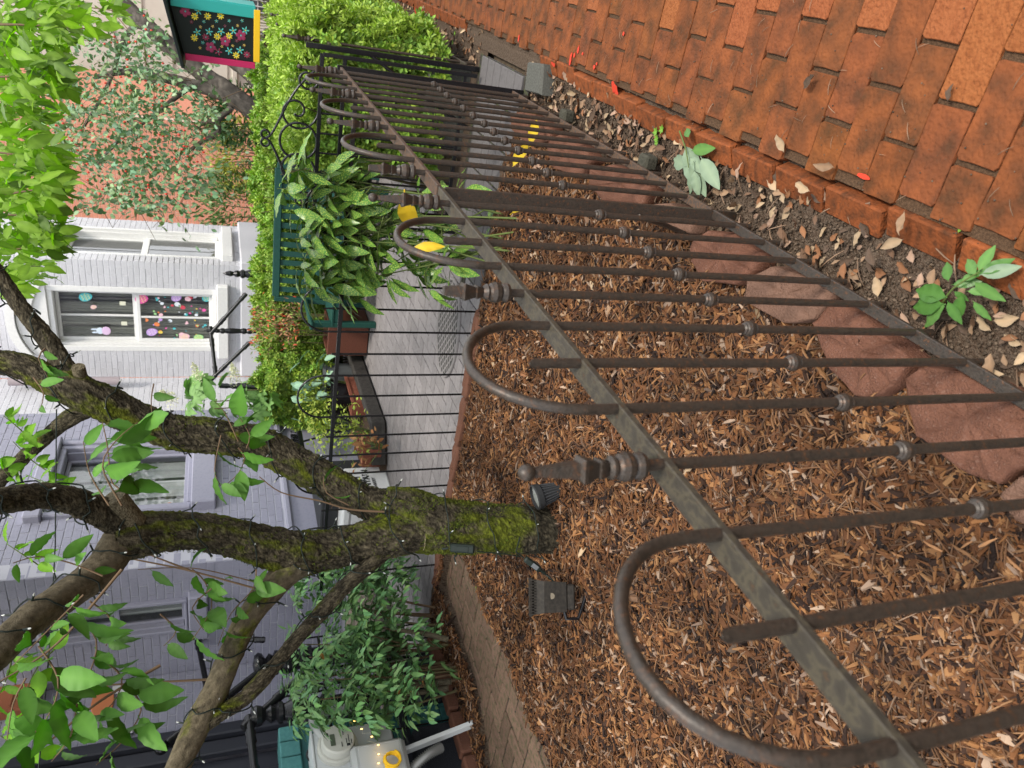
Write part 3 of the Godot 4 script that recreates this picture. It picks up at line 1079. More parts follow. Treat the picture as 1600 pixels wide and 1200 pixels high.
func stickers(wn: MeshInstance3D, w: float, h: float) -> void:
	# paper shapes stuck inside the panes: eggs, hearts, dots, a rabbit in an egg cup
	var z := -.062
	var cols := [lin(.75, .12, .38), lin(.10, .50, .55), lin(.55, .35, .75), lin(.80, .25, .10), lin(.72, .78, .85), lin(.80, .60, .12), lin(.65, .08, .12), lin(.85, .55, .62), lin(.35, .65, .30)]
	# x across (towards the street), y from the foot, radius, colour, spots
	var eggs := [[.14, .63, .055, 0, 3, -.10], [.10, .33, .045, 1, 3, 0], [.25, .33, .032, 2, 2, 0], [.28, .47, .035, 5, 0, 0]]
	for k in 62:
		var low := k % 5 != 0
		var px := rng.randf_range(-.36, .36)
		var py := rng.randf_range(.10, .55 if low else .62) * h * .72
		if absf(px) < .03:
			px += .06
		var r := rng.randf_range(.006, .017) if k % 3 else rng.randf_range(.02, .034)
		var m := disc(r, r * 1.2, .002, 10)
		if k % 4 == 1 and r > .012:
			var b := Mb.new()
			b.x = Transform3D(Basis(Vector3.RIGHT, PI / 2), Vector3.ZERO)
			var pts := []
			for q in 16:
				var a := TAU * q / 16.0
				pts.push_back(Vector2(r * pow(sin(a), 3) * 1.1, -r * (.81 * cos(a) - .31 * cos(2 * a) - .12 * cos(3 * a))))
			b.prism(pts, 0, .002)
			m = b.mesh()
		obj("sticker", m, plain(cols[rng.randi() % cols.size()], .6), wn, Transform3D(Basis(Vector3.BACK, rng.randf_range(-.6, .6)), Vector3(px, py, z + .0006 * (k % 5))))
	for e in [[.26, .46, .062, 0], [.29, .25, .05, 2], [-.22, .41, .055, 2], [.30, .06, .05, 1], [-.30, .12, .05, 8], [-.29, .21, .052, 7], [.27, .785, .06, 1], [.13, .745, .028, 7]]:
		var py: float = e[1] * h
		var egg := obj("sticker", disc(e[2], e[2] * 1.3, .002, 20), plain(cols[e[3]], .6), wn, Transform3D(Basis(Vector3.BACK, .3), Vector3(e[0], py, z + .004)))
		var s := Mb.new()
		for band in [-1.0, 0.0, 1.0]:
			for q in 7:
				var sx: float = (q - 3) * e[2] * .24
				if absf(sx) < e[2] * (.95 - .3 * absf(band)):
					s.box(Vector3(sx, band * e[2] * .62 + (.006 if q % 2 else -.006), .003), Vector3(e[2] * .17, e[2] * .2, .001))
		egg.mesh = joined_mesh(egg.mesh, plain(cols[e[3]], .6), s.mesh(), plain(lin(.85, .78, .30) if e[3] != 2 else lin(.9, .8, .9), .6))
		egg.material_override = null
	# rabbit in a cup
	var b := Mb.new()
	b.ball(Vector3(0, .06, 0), Vector3(.05, .045, .002), 6, 14)
	b.ball(Vector3(.02, .125, 0), Vector3(.013, .045, .002), 5, 10)
	b.ball(Vector3(-.025, .12, 0), Vector3(.013, .04, .002), 5, 10)
	var cup := Mb.new()
	cup.ball(Vector3(0, -.01, .001), Vector3(.062, .055, .002), 6, 16)
	var rb := obj("sticker", joined_mesh(b.mesh(), plain(lin(.62, .72, .85), .6), cup.mesh(), plain(lin(.72, .52, .75), .6)), null, wn, Transform3D(Basis.IDENTITY, Vector3(-.21, h * .69, z + .004)))
	rb.set_meta("label", "paper rabbit sitting in a striped egg cup")
	for e in [[.19, .60], [-.10, .60]]:
		var q := Mb.new()
		q.box(Vector3.ZERO, Vector3(.055, .07, .002))
		obj("sticker", q.mesh(), plain(lin(.72, .72, .58), .6), wn, Transform3D(Basis.IDENTITY, Vector3(e[0], h * e[1] - .05, z)))

func joined_mesh(a: ArrayMesh, ma: Material, b: ArrayMesh, mb: Material) -> ArrayMesh:
	var o := ArrayMesh.new()
	o.add_surface_from_arrays(Mesh.PRIMITIVE_TRIANGLES, a.surface_get_arrays(0))
	o.surface_set_material(0, ma)
	o.add_surface_from_arrays(Mesh.PRIMITIVE_TRIANGLES, b.surface_get_arrays(0))
	o.surface_set_material(1, mb)
	return o

func deer(wn: MeshInstance3D, w: float) -> void:
	var b := Mb.new()
	b.tube([Vector3(-.06, .14, 0), Vector3(.0, .135, 0), Vector3(.06, .145, 0)], [.03, .034, .028], 8)
	for x0 in [-.06, -.045, .05, .065]:
		b.tube([Vector3(x0, .13, .0), Vector3(x0 + .008, .06, .0), Vector3(x0, .0, .0)], [.014, .008, .006], 6)
	b.tube([Vector3(.06, .15, 0), Vector3(.085, .21, 0), Vector3(.09, .23, 0)], [.02, .013, .012], 6)
	b.tube([Vector3(.08, .235, 0), Vector3(.13, .222, 0)], [.017, .008], 6)
	for s in [-1.0, 1.0]:
		b.tube([Vector3(.085, .245, s * .008), Vector3(.07, .28, s * .018)], [.006, .002], 5)
	tag(obj("figurine", b.mesh(), plain(lin(.62, .20, .06), .5), null, Transform3D(Basis(Vector3.UP, .4), wn.position + Vector3(-w * .27, .06, -.155))), "small orange deer figurine standing on the sill inside the window", "figurine")

# ---------------------------------------------------------------- the old iron fence
func finial_mesh() -> ArrayMesh:
	var b := Mb.new()
	b.lathe([Vector2(.0085, 0), Vector2(.0165, .002), Vector2(.0185, .008), Vector2(.0165, .014), Vector2(.0145, .017), Vector2(.0185, .021), Vector2(.0195, .029), Vector2(.017, .037), Vector2(.0125, .041), Vector2(.0155, .045), Vector2(.0155, .049), Vector2(.010, .053)], 14)
	b.lathe([Vector2(.010, .050), Vector2(.0155, .062), Vector2(.0165, .066), Vector2(.012, .068)], 4, false, .3)
	b.lathe([Vector2(.012, .066), Vector2(.0205, .085), Vector2(.0215, .090), Vector2(.0135, .094)], 4, false, .3)
	b.lathe([Vector2(.0145, .088), Vector2(.0115, .115), Vector2(.0072, .150), Vector2(.0065, .154)], 4, false, .3)
	b.ball(Vector3(0, .160, 0), Vector3(.0105, .0115, .0105), 8, 12)
	return b.mesh()

func iron_fence() -> void:
	var f := thing("iron_fence", "old rusty iron fence with hooped tops and cast finials between bed and pavement", "fence")
	var fin := finial_mesh()
	var knob := Mb.new()
	knob.lathe([Vector2(.008, -.015), Vector2(.0115, -.013), Vector2(.0105, -.009), Vector2(.0150, -.004), Vector2(.0155, .002), Vector2(.0135, .008), Vector2(.0105, .010), Vector2(.0115, .013), Vector2(.008, .016)], 14)
	var kmesh := knob.mesh()
	var rail_y := .889
	var s := .135
	var starts := [[0.0, -2, 12], [1.754, 0, 13]]
	for pn in 2:
		var t0: float = starts[pn][0]
		var a: int = starts[pn][1]
		var cnt: int = starts[pn][2]
		var lo := t0 - .75 if pn == 0 else 1.615
		var hi := 1.602 if pn == 0 else 3.47
		var rm := Mb.new()
		rm.box(Vector3((lo + hi) / 2, rail_y, -.010), Vector3(hi - lo, .012, .036), .0015)
		obj("top_rail", rm.mesh(), M.rail if pn == 0 else M.rail_rust, f)
		rm = Mb.new()
		rm.box(Vector3((lo + hi) / 2, .05, -.006), Vector3(hi - lo, .012, .027), .0015)
		obj("bottom_rail", rm.mesh(), M.iron if pn == 0 else M.rail_rust, f)
		for k in range(a, cnt):
			var t := t0 + s * k
			var role := posmod(k - 3, 4) if pn == 0 else posmod(k, 4)   # 0 finial, 1 and 3 hoop legs, 2 spike
			var lean := rng.randf_range(-.004, .004)
			var top := .945 if role != 2 else .972
			if role == 0:
				top = .925
			var bm := Mb.new()
			var pts := []
			for q in 9:
				var y := lerpf(.004, top, q / 8.0)
				pts.push_back(Vector3(rng.randf_range(-.0008, .0008) + lean * (y - .845), y, rng.randf_range(-.0008, .0008)))
			if role == 2:
				pts.push_back(Vector3(pts[8].x, top + .004, pts[8].z))
				pts.push_back(Vector3(pts[8].x, top + .007, pts[8].z))
				bm.tube(pts, [.008, .008, .008, .008, .008, .008, .008, .008, .008, .0062, .0025], 12)
			else:
				bm.tube(pts, .0079, 12)
			var bar := obj("picket", bm.mesh(), M.iron, f, Transform3D(Basis.IDENTITY, Vector3(t, 0, 0)))
			obj("collar", kmesh, M.iron, bar, Transform3D(Basis(Vector3.UP, rng.randf() * 3), Vector3(0, .480 + rng.randf_range(-.004, .004), 0)))
			if role == 0:
				var broken := pn == 1 and k == 0 or pn == 0 and k == 7
				obj("finial", fin if not broken else broken_finial(), M.iron, bar, Transform3D(Basis(Vector3.UP, rng.randf_range(-.3, .3)), Vector3(0, .921, 0)))
			if role == 1 and k + 2 < cnt + 1:
				var hm := Mb.new()
				var hp := []
				for q in 17:
					var an := PI * q / 16.0
					hp.push_back(Vector3(s - s * cos(an), .942 + .135 * sin(an) * (1.0 + .05 * sin(2 * an)), 0))
				hm.tube(hp, .0079, 12)
				obj("hoop", hm.mesh(), M.iron, f, Transform3D(Basis.IDENTITY, Vector3(t, 0, 0)))
	for e in [[1.608, .034, .876, "intermediate_post"], [3.49, .05, .905, "end_post"]]:
		var pm := Mb.new()
		var hh: float = e[2]
		pm.box(Vector3(e[0], hh / 2 - .06, -.012), Vector3(.012, hh + .12, e[1]), .0015)
		obj(e[3], pm.mesh(), M.iron if e[0] < 2 else M.black_iron, f)
	var br := Mb.new()
	br.tube([Vector3(1.60, .30, -.03), on_y(1040, 352, .12), on_y(1086, 372, .0)], .008, 8)
	obj("brace", br.mesh(), M.iron, f)
	for e in [[.47, 0], [2.10, 1], [2.85, 2]]:
		var q := Mb.new()
		q.box(Vector3(e[0], .018, .02), Vector3(.065, .05, .05), .008)
		tag(obj("stone_wedge", q.mesh(), M.dark_stone), ["dark stone wedge propping the bottom rail beside the leafy sprig nearest the camera", "dark stone wedge propping the bottom rail beyond the intermediate post", "dark stone wedge under the bottom rail near the end post"][e[1]], "stone", "stone wedges under the fence")

func broken_finial() -> ArrayMesh:
	var b := Mb.new()
	b.lathe([Vector2(.0085, 0), Vector2(.0165, .002), Vector2(.0185, .008), Vector2(.0165, .014), Vector2(.0145, .017), Vector2(.0185, .021), Vector2(.0195, .029), Vector2(.017, .037), Vector2(.0125, .041), Vector2(.0155, .045), Vector2(.010, .053)], 14)
	b.lathe([Vector2(.010, .050), Vector2(.0165, .066), Vector2(.012, .068)], 4, false, .3)
	b.lathe([Vector2(.012, .066), Vector2(.0215, .090), Vector2(.0135, .094)], 4, false, .3)
	b.lathe([Vector2(.0145, .088), Vector2(.0105, .126), Vector2(.0, .127)], 4, false, .3)
	return b.mesh()

func patio_fence_and_gate() -> void:
	var f := thing("patio_fence", "thin black wire hoop fence between the mulch bed and the grey patio", "fence")
	var x0 := 3.6
	var b := Mb.new()
	b.box(Vector3(x0, .795, -1.72), Vector3(.012, .022, 3.3), .002)
	obj("rail", b.mesh(), M.black_iron, f)
	var st := .1418
	for k in 23:
		var z := -.12 - st * k
		var role := posmod(k - 2, 4)
		var bm := Mb.new()
		var top := .90 if role % 2 == 0 else .87
		if role == 0:
			top = .83
		if role == 2:
			bm.tube([Vector3(0, -.02, 0), Vector3(0, .84, 0), Vector3(0, .90, 0)], [.0062, .0062, .0018], 8)
		else:
			bm.tube([Vector3(0, -.02, 0), Vector3(0, .4, 0), Vector3(0, top, 0)], .0062, 8)
		obj("picket", bm.mesh(), M.black_iron, f, Transform3D(Basis.IDENTITY, Vector3(x0, 0, z)))
		if role == 1 and k + 2 < 23:
			var hm := Mb.new()
			var hp := []
			for q in 15:
				var an := PI * q / 14.0
				hp.push_back(Vector3(0, .865 + st * sin(an), -st + st * cos(an)))
			hm.tube(hp, .0062, 8)
			obj("hoop", hm.mesh(), M.black_iron, f, Transform3D(Basis.IDENTITY, Vector3(x0, 0, z)))
	# gate, swung open into the garden
	var g := thing("garden_gate", "black wrought iron gate with scrolled crest, standing open against the hedge", "gate")
	var gx := 4.16
	b = Mb.new()
	for y in [.895, .775, .10]:
		b.box(Vector3(gx, y, -.50), Vector3(.016, .022, .94), .002)
	b.box(Vector3(gx, .46, -.035), Vector3(.02, .86, .02), .002)
	b.box(Vector3(gx, .46, -.965), Vector3(.02, .86, .02), .002)
	obj("gate_frame", b.mesh(), M.black_iron, g)
	for k in 8:
		b = Mb.new()
		b.tube([Vector3(gx, .10, -.12 - .108 * k), Vector3(gx, .895, -.12 - .108 * k)], .006, 8)
		obj("bar", b.mesh(), M.black_iron, g)
	for e in [[-.2, -1.0], [-.8, 1.0]]:
		for big in 2:
			b = Mb.new()
			var pts := []
			for q in 34:
				var u := q / 33.0
				var an := lerpf(.0, TAU * 1.35, u)
				var r: float = lerpf(.115 if big else .06, .018, pow(u, .8))
				var cz: float = -.5 + (.16 if big else .33) * e[1]
				var cy: float = (1.015 if big else .965)
				pts.push_back(Vector3(gx, cy - r * cos(an), cz - e[1] * r * sin(an)))
			b.tube(pts, .0065, 8)
			obj("scroll", b.mesh(), M.black_iron, g)
		b = Mb.new()
		var sp := []
		for q in 22:
			var u := q / 21.0
			sp.push_back(Vector3(gx, .905 + .27 * u + .04 * sin(u * PI), -.5 + e[1] * (.40 * (1.0 - u) * (1.0 - .4 * u) + .03 * sin(u * TAU))))
		for q in 10:
			var an := TAU * .8 * q / 9.0
			sp.push_back(Vector3(gx, 1.175 + .022 * sin(an), -.5 + e[1] * (.022 - .022 * cos(an))))
		b.tube(sp, .0065, 8)
		obj("crest", b.mesh(), M.black_iron, g)
	b = Mb.new()
	var ring := []
	for q in 25:
		ring.push_back(Vector3(gx, 1.0 + .1 * cos(TAU * q / 24.0), -.5 + .1 * sin(TAU * q / 24.0)))
	b.tube(ring, .007, 8, false)
	obj("ring", b.mesh(), M.black_iron, g)

func street_fence() -> void:
	var f := thing("iron_fence", "dark iron fence with finials overgrown by the bright hedge beyond the gate", "fence")
	var b := Mb.new()
	b.box(Vector3(4.27, .46, -.01), Vector3(.028, 1.02, .028), .003)
	obj("post", b.mesh(), M.black_iron, f)
	b = Mb.new()
	for y in [.84, .06]:
		b.box(Vector3(6.4, y, -.01), Vector3(4.2, .014, .04), .002)
	obj("rail", b.mesh(), M.rail, f)
	var fin := finial_mesh()
	for k in 30:
		b = Mb.new()
		b.tube([Vector3(0, -.05, 0), Vector3(0, .5, 0), Vector3(0, .915, 0)], .008, 8)
		var bar := obj("picket", b.mesh(), M.iron, f, Transform3D(Basis.IDENTITY, Vector3(4.42 + .135 * k, 0, 0)))
		if k % 4 == 0:
			obj("finial", fin, M.iron, bar, Transform3D(Basis.IDENTITY, Vector3(0, .912, 0)))
	b = Mb.new()
	b.tube([Vector3(4.4, .62, -.02), Vector3(4.36, .3, -.2), Vector3(4.34, -.02, -.36)], .010, 8)
	obj("brace", b.mesh(), M.black_iron, f)
	b = Mb.new()
	b.box(Vector3(4.52, .08, -.28), Vector3(.10, .3, .5), .01)
	tag(obj("kerb_stone", b.mesh(), M.grey_stone), "grey upright kerb slab behind the gate post under the hedge", "stone")
	var p := on_y(845, 122, 0)
	b = Mb.new()
	b.prism([Vector2(-.11, -.06), Vector2(.10, -.08), Vector2(.12, .05), Vector2(-.07, .07)], -.06, .035, .012)
	tag(obj("granite_block", b.mesh(), M.grey_stone, null, Transform3D(Basis.IDENTITY, p)), "squared grey granite block at the foot of the end post", "stone")

func edging_stones() -> void:
	var lists := [
		[[1412, 592], [1440, 574], [1500, 580], [1575, 610], [1625, 660], [1620, 720], [1562, 756], [1515, 742], [1432, 682]],
		[[1270, 505], [1300, 470], [1342, 488], [1400, 535], [1426, 560], [1402, 602], [1375, 621], [1340, 620], [1298, 580]],
		[[1172, 432], [1210, 416], [1288, 440], [1306, 456], [1272, 500], [1228, 506], [1165, 470]],
		[[1084, 374], [1110, 360], [1150, 366], [1188, 395], [1180, 424], [1150, 446], [1100, 440], [1080, 404]],
		[[1002, 322], [1050, 318], [1082, 336], [1080, 366], [1064, 366], [1010, 342]],
		[[922, 262], [960, 256], [1008, 270], [1018, 288], [1004, 318], [944, 314], [920, 290]],
		[[852, 222], [880, 208], [912, 226], [925, 252], [905, 278], [864, 262]],
		[[800, 176], [832, 172], [862, 196], [858, 222], [824, 226], [798, 200]],
		[[1566, 770], [1600, 740], [1660, 720], [1700, 800], [1640, 830], [1580, 810]]]
	var notes := [
		"large reddish flat edging stone nearest the camera inside the iron fence", "reddish edging stone with a crack near its upper edge, second from the camera", "brownish broad edging stone, third from the camera inside the fence",
		"red pitted edging stone just before the intermediate post", "small pale edging stone behind the brace of the intermediate post", "dull red edging stone just beyond the intermediate post",
		"rounded edging stone midway along the farther fence panel", "farthest edging stone, beside the grey patio corner", "pale edging stone partly outside the picture nearest the camera"]
	for k in lists.size():
		var pts := []
		var mid := Vector3.ZERO
		for q in lists[k]:
			mid += on_y(q[0], q[1], .035) / lists[k].size()
		for q in lists[k]:
			var p := on_y(q[0], q[1], .035) - mid
			pts.push_back(Vector2(p.x, p.z))
		var fine := []   # rounded, slightly irregular outline
		for q in pts.size():
			var a: Vector2 = pts[q]
			var b2: Vector2 = pts[(q + 1) % pts.size()]
			var z: Vector2 = pts[(q + pts.size() - 1) % pts.size()]
			fine.push_back(a.lerp(z, .09) * rng.randf_range(.97, 1.015))
			fine.push_back(a * rng.randf_range(.96, 1.0))
			fine.push_back(a.lerp(b2, .10) * rng.randf_range(.97, 1.015))
			fine.push_back(a.lerp(b2, .5) * rng.randf_range(.97, 1.02))
		var b := stone_mesh(fine, .07)
		tag(obj("edging_stone", b, M.stone_pale if k in [2, 4, 8] else M.stone, null, Transform3D(Basis.from_euler(Vector3(rng.randf_range(-.04, .04), 0, rng.randf_range(-.04, .04))), Vector3(mid.x, -.028, mid.z))), notes[k], "stone", "flat stones edging the bed")
	# thin edging along the patio
	var z := -1.2
	var k := 0
	var spots := ["stone strip at the patio edge below the spotted shrub", "stone strip at the patio edge beside the manhole grate", "stone strip at the patio edge just past the grate", "stone strip at the patio edge midway to the trunk", "stone strip at the patio edge half hidden by the mossy trunk", "stone strip at the patio edge behind the trunk", "stone strip at the patio edge nearest the nandina"]
	while z > -3.1:
		var l := rng.randf_range(.27, .36)
		var b := Mb.new()
		var pts := []
		for q in 12:
			var a := TAU * q / 12.0
			pts.push_back(Vector2(clampf(cos(a) * 1.3, -1, 1) * .05 * rng.randf_range(.75, 1.1), clampf(sin(a) * 1.3, -1, 1) * l * .49))
		tag(obj("edging_stone", stone_mesh(pts, .06), M.stone, null, Transform3D(Basis.IDENTITY, Vector3(3.5, -.025, z - l / 2))), "reddish purple " + spots[mini(k, 6)], "stone", "narrow stones edging the patio")
		z -= l
		k += 1
	var x := 3.3
	k = 0
	var where := ["behind the nandina stems", "under the middle of the nandina", "just before the meter pipe", "touching the meter pipe"]
	while x > 2.35:
		var b := Mb.new()
		b.box(Vector3(x - .15, .03, -3.66), Vector3(.29, .12, .09), .012)
		tag(obj("edging_stone", b.mesh(), M.stone), "pinkish brown edging brick set on edge " + where[mini(k, 3)], "stone", "edging bricks along the stoop")
		x -= .31
		k += 1

func stone_mesh(pts: Array, h: float) -> ArrayMesh:
	var area := 0.0
	for k in pts.size():
		var p: Vector2 = pts[k]
		area += p.cross(pts[(k + 1) % pts.size()])
	var poly := pts.duplicate()
	if area > 0.0:
		poly.reverse()
	var st := SurfaceTool.new()
	st.begin(Mesh.PRIMITIVE_TRIANGLES)
	st.set_smooth_group(0)
	var nz := noise(7.0)
	var rings := [[1.0, 0.0], [1.02, h * .55], [1.01, h * .84], [.985, h * .95], [.94, h], [.8, h * 1.02], [.5, h * 1.02], [.22, h * 1.01]]
	var grid := []
	for r in rings:
		var row := []
		for p in poly:
			var q: Vector2 = p * r[0]
			row.push_back(Vector3(q.x, r[1] + (nz.get_noise_2d(q.x * 9 + h * 50, q.y * 9 + pts.size()) * .014 if r[1] > h * .7 else 0.0), q.y))
		grid.push_back(row)
	for k in grid.size() - 1:
		for q in poly.size():
			var a: Vector3 = grid[k][q]
			var b: Vector3 = grid[k][(q + 1) % poly.size()]
			var c: Vector3 = grid[k + 1][(q + 1) % poly.size()]
			var d: Vector3 = grid[k + 1][q]
			for v in [a, c, b, a, d, c]:
				st.add_vertex(v)
	for q in poly.size():
		st.add_vertex(Vector3(0, h, 0))
		st.add_vertex(grid[grid.size() - 1][(q + 1) % poly.size()])
		st.add_vertex(grid[grid.size() - 1][q])
	st.generate_normals()
	return st.commit()

# ---------------------------------------------------------------- the tree in the bed
func depth_at(px: float) -> float:
	return 3.37 - .98e-3 * (880.0 - px)

func limb_path(l: Array) -> Array:
	var o := []
	for e in l:
		var d: float = depth_at(e[0]) + (e[3] if e.size() > 3 else 0.0)
		var p := far(e[0], e[1], d)
		o.push_back(Vector4(p.x, p.y, p.z, e[2] * d / FOCAL))
	return o

func bark_mesh(path: Array, moss: float, seed_at: float, rough := 1.0, sides := 34) -> ArrayMesh:
	var cracks := noise(1.0, FastNoiseLite.TYPE_CELLULAR, 1)
	cracks.fractal_type = FastNoiseLite.FRACTAL_NONE
	cracks.cellular_return_type = FastNoiseLite.RETURN_DISTANCE2_SUB
	cracks.cellular_jitter = 1.1
	var lumps := noise(1.0, FastNoiseLite.TYPE_SIMPLEX, 3)
	var st := Mb.new()
	var pts := only_points(path)
	st.tube(pts, only_radii(path), sides, true)
	var along := 0.0
	for k in path.size():
		if k > 0:
			along += pts[k].distance_to(pts[k - 1])
		for s in sides:
			var i := k * sides + s
			var a := TAU * s / sides
			var r: float = path[k].w
			var cs := Vector2(cos(a), sin(a)) * r
			var wob := lumps.get_noise_3d(cs.x * 40.0 + seed_at, cs.y * 40.0, along * 25.0)
			var n1 := clampf((cracks.get_noise_3d(cs.x * 105.0 + seed_at + wob, cs.y * 105.0 + wob, along * 62.0 + wob * 1.5) + 1.0) * 1.7, 0.0, 1.0)
			var n3 := clampf((cracks.get_noise_3d(cs.x * 40.0 - seed_at, cs.y * 40.0 + wob, along * 17.0) + 1.0) * 2.2, 0.0, 1.0)
			var n2 := lumps.get_noise_3d(cs.x * 11.0 + seed_at * 3.0, cs.y * 11.0, along * 3.2)
			st.v[i] += st.n[i] * ((n1 * .0042 + n3 * .0034 - .004 + wob * .0022) * rough * clampf(r / .05, .3, 1.2) + n2 * r * .15)
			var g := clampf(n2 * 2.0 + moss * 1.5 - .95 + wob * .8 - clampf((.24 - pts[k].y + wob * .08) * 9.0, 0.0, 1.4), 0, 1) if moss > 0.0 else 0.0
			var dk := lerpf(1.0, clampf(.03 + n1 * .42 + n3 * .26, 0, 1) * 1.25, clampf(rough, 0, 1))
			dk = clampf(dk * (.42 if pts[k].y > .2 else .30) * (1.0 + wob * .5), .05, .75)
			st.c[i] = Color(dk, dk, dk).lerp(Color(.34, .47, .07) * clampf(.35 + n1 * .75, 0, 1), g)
	# fresh normals
	var fresh := PackedVector3Array()
	fresh.resize(st.v.size())
	for k in range(0, st.ix.size(), 3):
		var a := st.ix[k]
		var b := st.ix[k + 2]
		var c := st.ix[k + 1]
		var m := (st.v[b] - st.v[a]).cross(st.v[c] - st.v[a])
		fresh[a] += m
		fresh[b] += m
		fresh[c] += m
	for k in fresh.size():
		st.n[k] = fresh[k].normalized()
	return st.mesh()

func garden_tree() -> void:
	var t := thing("dogwood_tree", "mossy forked tree wound with string lights, growing from the mulch bed", "tree")
	var limbs := [
		# trunk, then the limbs as the photograph shows them
		[[[915, 838, 44, .03], [895, 836, 40, 0], [878, 834, 37, 0], [840, 829, 37, 0], [780, 826, 38, 0], [720, 824, 40, 0], [670, 818, 44, 0], [630, 808, 45, .02], [596, 800, 38, .05]], .95],
		[[[680, 812, 34, .02], [630, 806, 33, .03], [570, 784, 26, .06], [520, 756, 27, .09], [460, 722, 26, .12], [400, 692, 26, .14], [330, 682, 27, .15], [270, 675, 27, .15], [215, 655, 27, .15], [165, 632, 29, .15], [120, 612, 28, .15], [75, 592, 22, .18], [35, 573, 20, .2], [-30, 562, 20, .25]], .55],
		[[[135, 612, 20, .16], [105, 580, 17, .18], [80, 540, 15, .2], [40, 490, 13, .22], [5, 440, 12, .25], [-40, 380, 12, .3]], .12],
		[[[150, 632, 14, .16], [112, 652, 13, .2], [80, 676, 11.5, .25], [48, 705, 11, .3], [0, 750, 11, .35], [-40, 790, 11, .4]], .1],
		[[[650, 826, 36, -.02], [590, 842, 34, -.04], [520, 858, 30, -.06], [470, 864, 34, -.08], [430, 858, 33, -.1], [370, 842, 29, -.12], [310, 832, 29, -.14], [250, 832, 32, -.16], [205, 838, 36, -.18], [180, 842, 34, -.18]], .62],
		[[[215, 832, 26, -.18], [180, 815, 24, -.2], [140, 793, 23, -.24], [90, 776, 21, -.3], [40, 778, 21, -.36], [-40, 790, 22, -.45]], 0.0],
		[[[190, 845, 28, -.18], [162, 886, 26, -.24], [110, 925, 25, -.32], [50, 968, 25, -.42], [0, 1012, 26, -.5], [-50, 1060, 27, -.55]], 0.0],
		[[[500, 862, 24, -.07], [455, 888, 24, -.1], [415, 930, 21, -.14], [385, 970, 19, -.18], [358, 1030, 20, -.22], [335, 1080, 20, -.26], [310, 1130, 19, -.3], [283, 1185, 19, -.34], [262, 1240, 19, -.38]], .3],
		[[[600, 862, 13, -.06], [575, 885, 12.5, -.1], [540, 915, 12, -.13], [500, 960, 12, -.16], [460, 1002, 11, -.2], [425, 1045, 11.5, -.24], [385, 1088, 12, -.28], [345, 1115, 12, -.3], [318, 1135, 11, -.31]], .25]]
	M.moss.albedo_color = lin(.085, .11, .013)
	M.bark_wood = surf([lin(.12, .095, .06), lin(.30, .25, .16), lin(.50, .43, .29), lin(.20, .165, .105)], .03, .16, .92, .6, .06)
	M.bark_smooth = surf([lin(.13, .105, .068), lin(.27, .225, .145), lin(.36, .30, .20), lin(.20, .165, .105)], .018, .25, .88, .14, .07)
	var paths := []
	for k in limbs.size():
		var p := smooth_path(limb_path(limbs[k][0]), .0065)
		paths.push_back(p)
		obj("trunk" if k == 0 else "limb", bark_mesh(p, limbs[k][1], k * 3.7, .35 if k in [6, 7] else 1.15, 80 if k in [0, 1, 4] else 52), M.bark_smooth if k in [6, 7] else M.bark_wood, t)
	# the crown spreads above the picture
	for k in [1, 2, 3, 5, 6]:
		var e: Vector4 = paths[k][paths[k].size() - 1]
		var top := Vector3(e.x, e.y, e.z).lerp(Vector3(2.2, 4.6, -3.1), .75) + rv(.4)
		var up := smooth_path([e, Vector4(lerpf(e.x, top.x, .4), lerpf(e.y, top.y, .55), lerpf(e.z, top.z, .4), e.w * .7), Vector4(top.x, top.y, top.z, .012)], .05)
		obj("limb", bark_mesh(up, 0.0, k * 2.0, .5, 14), M.bark_smooth, t)
	var cr := Mb.new()
	cr.leaf(.10, .05, .2, .4, 4, .42)
	var cx := []
	var cc := []
	for k in 15000:
		var q := rv().normalized() * sqrt(rng.randf_range(.15, 1.0))
		var p := Vector3(2.2, 4.4, -3.1) + q * Vector3(3.2, 1.6, 2.6)
		if in_view(p, 40) or p.y < 2.6:
			continue
		cx.push_back(aim(p, rv() + Vector3.DOWN * .6, Vector3.UP + rv(.6), rng.randf_range(.8, 1.3)))
		var g := rng.randf_range(.8, 1.2)
		cc.push_back(Color(g, g, g))
	stuff("foliage", cr.mesh(), leafmat(lin(.09, .22, .04), lin(.18, .40, .03), .5), cx, cc, t)
	# cut stubs
	for e in [[[128, 600], [122, 573], 9, .15], [[208, 818], [178, 776], 15, -.2], [[420, 858], [395, 850], 8, -.12]]:
		var a := far(e[0][0], e[0][1], depth_at(e[0][0]) + e[3])
		var c := far(e[1][0], e[1][1], depth_at(e[1][0]) + e[3] - .04)
		var b := Mb.new()
		b.tube([a, a.lerp(c, .6), c], [e[2] * .0029, e[2] * .0026, e[2] * .0025], 14)
		obj("cut_stub", b.mesh(), M.bark, t)
	# moss cushions
	var ms := Mb.new()
	ms.leaf(.0042, .0026, .2, .5, 2)
	ms.x = Transform3D(Basis(Vector3.UP, 2.1), Vector3.ZERO)
	ms.leaf(.0038, .0024, .2, .6, 2)
	var xs := []
	var cs := []
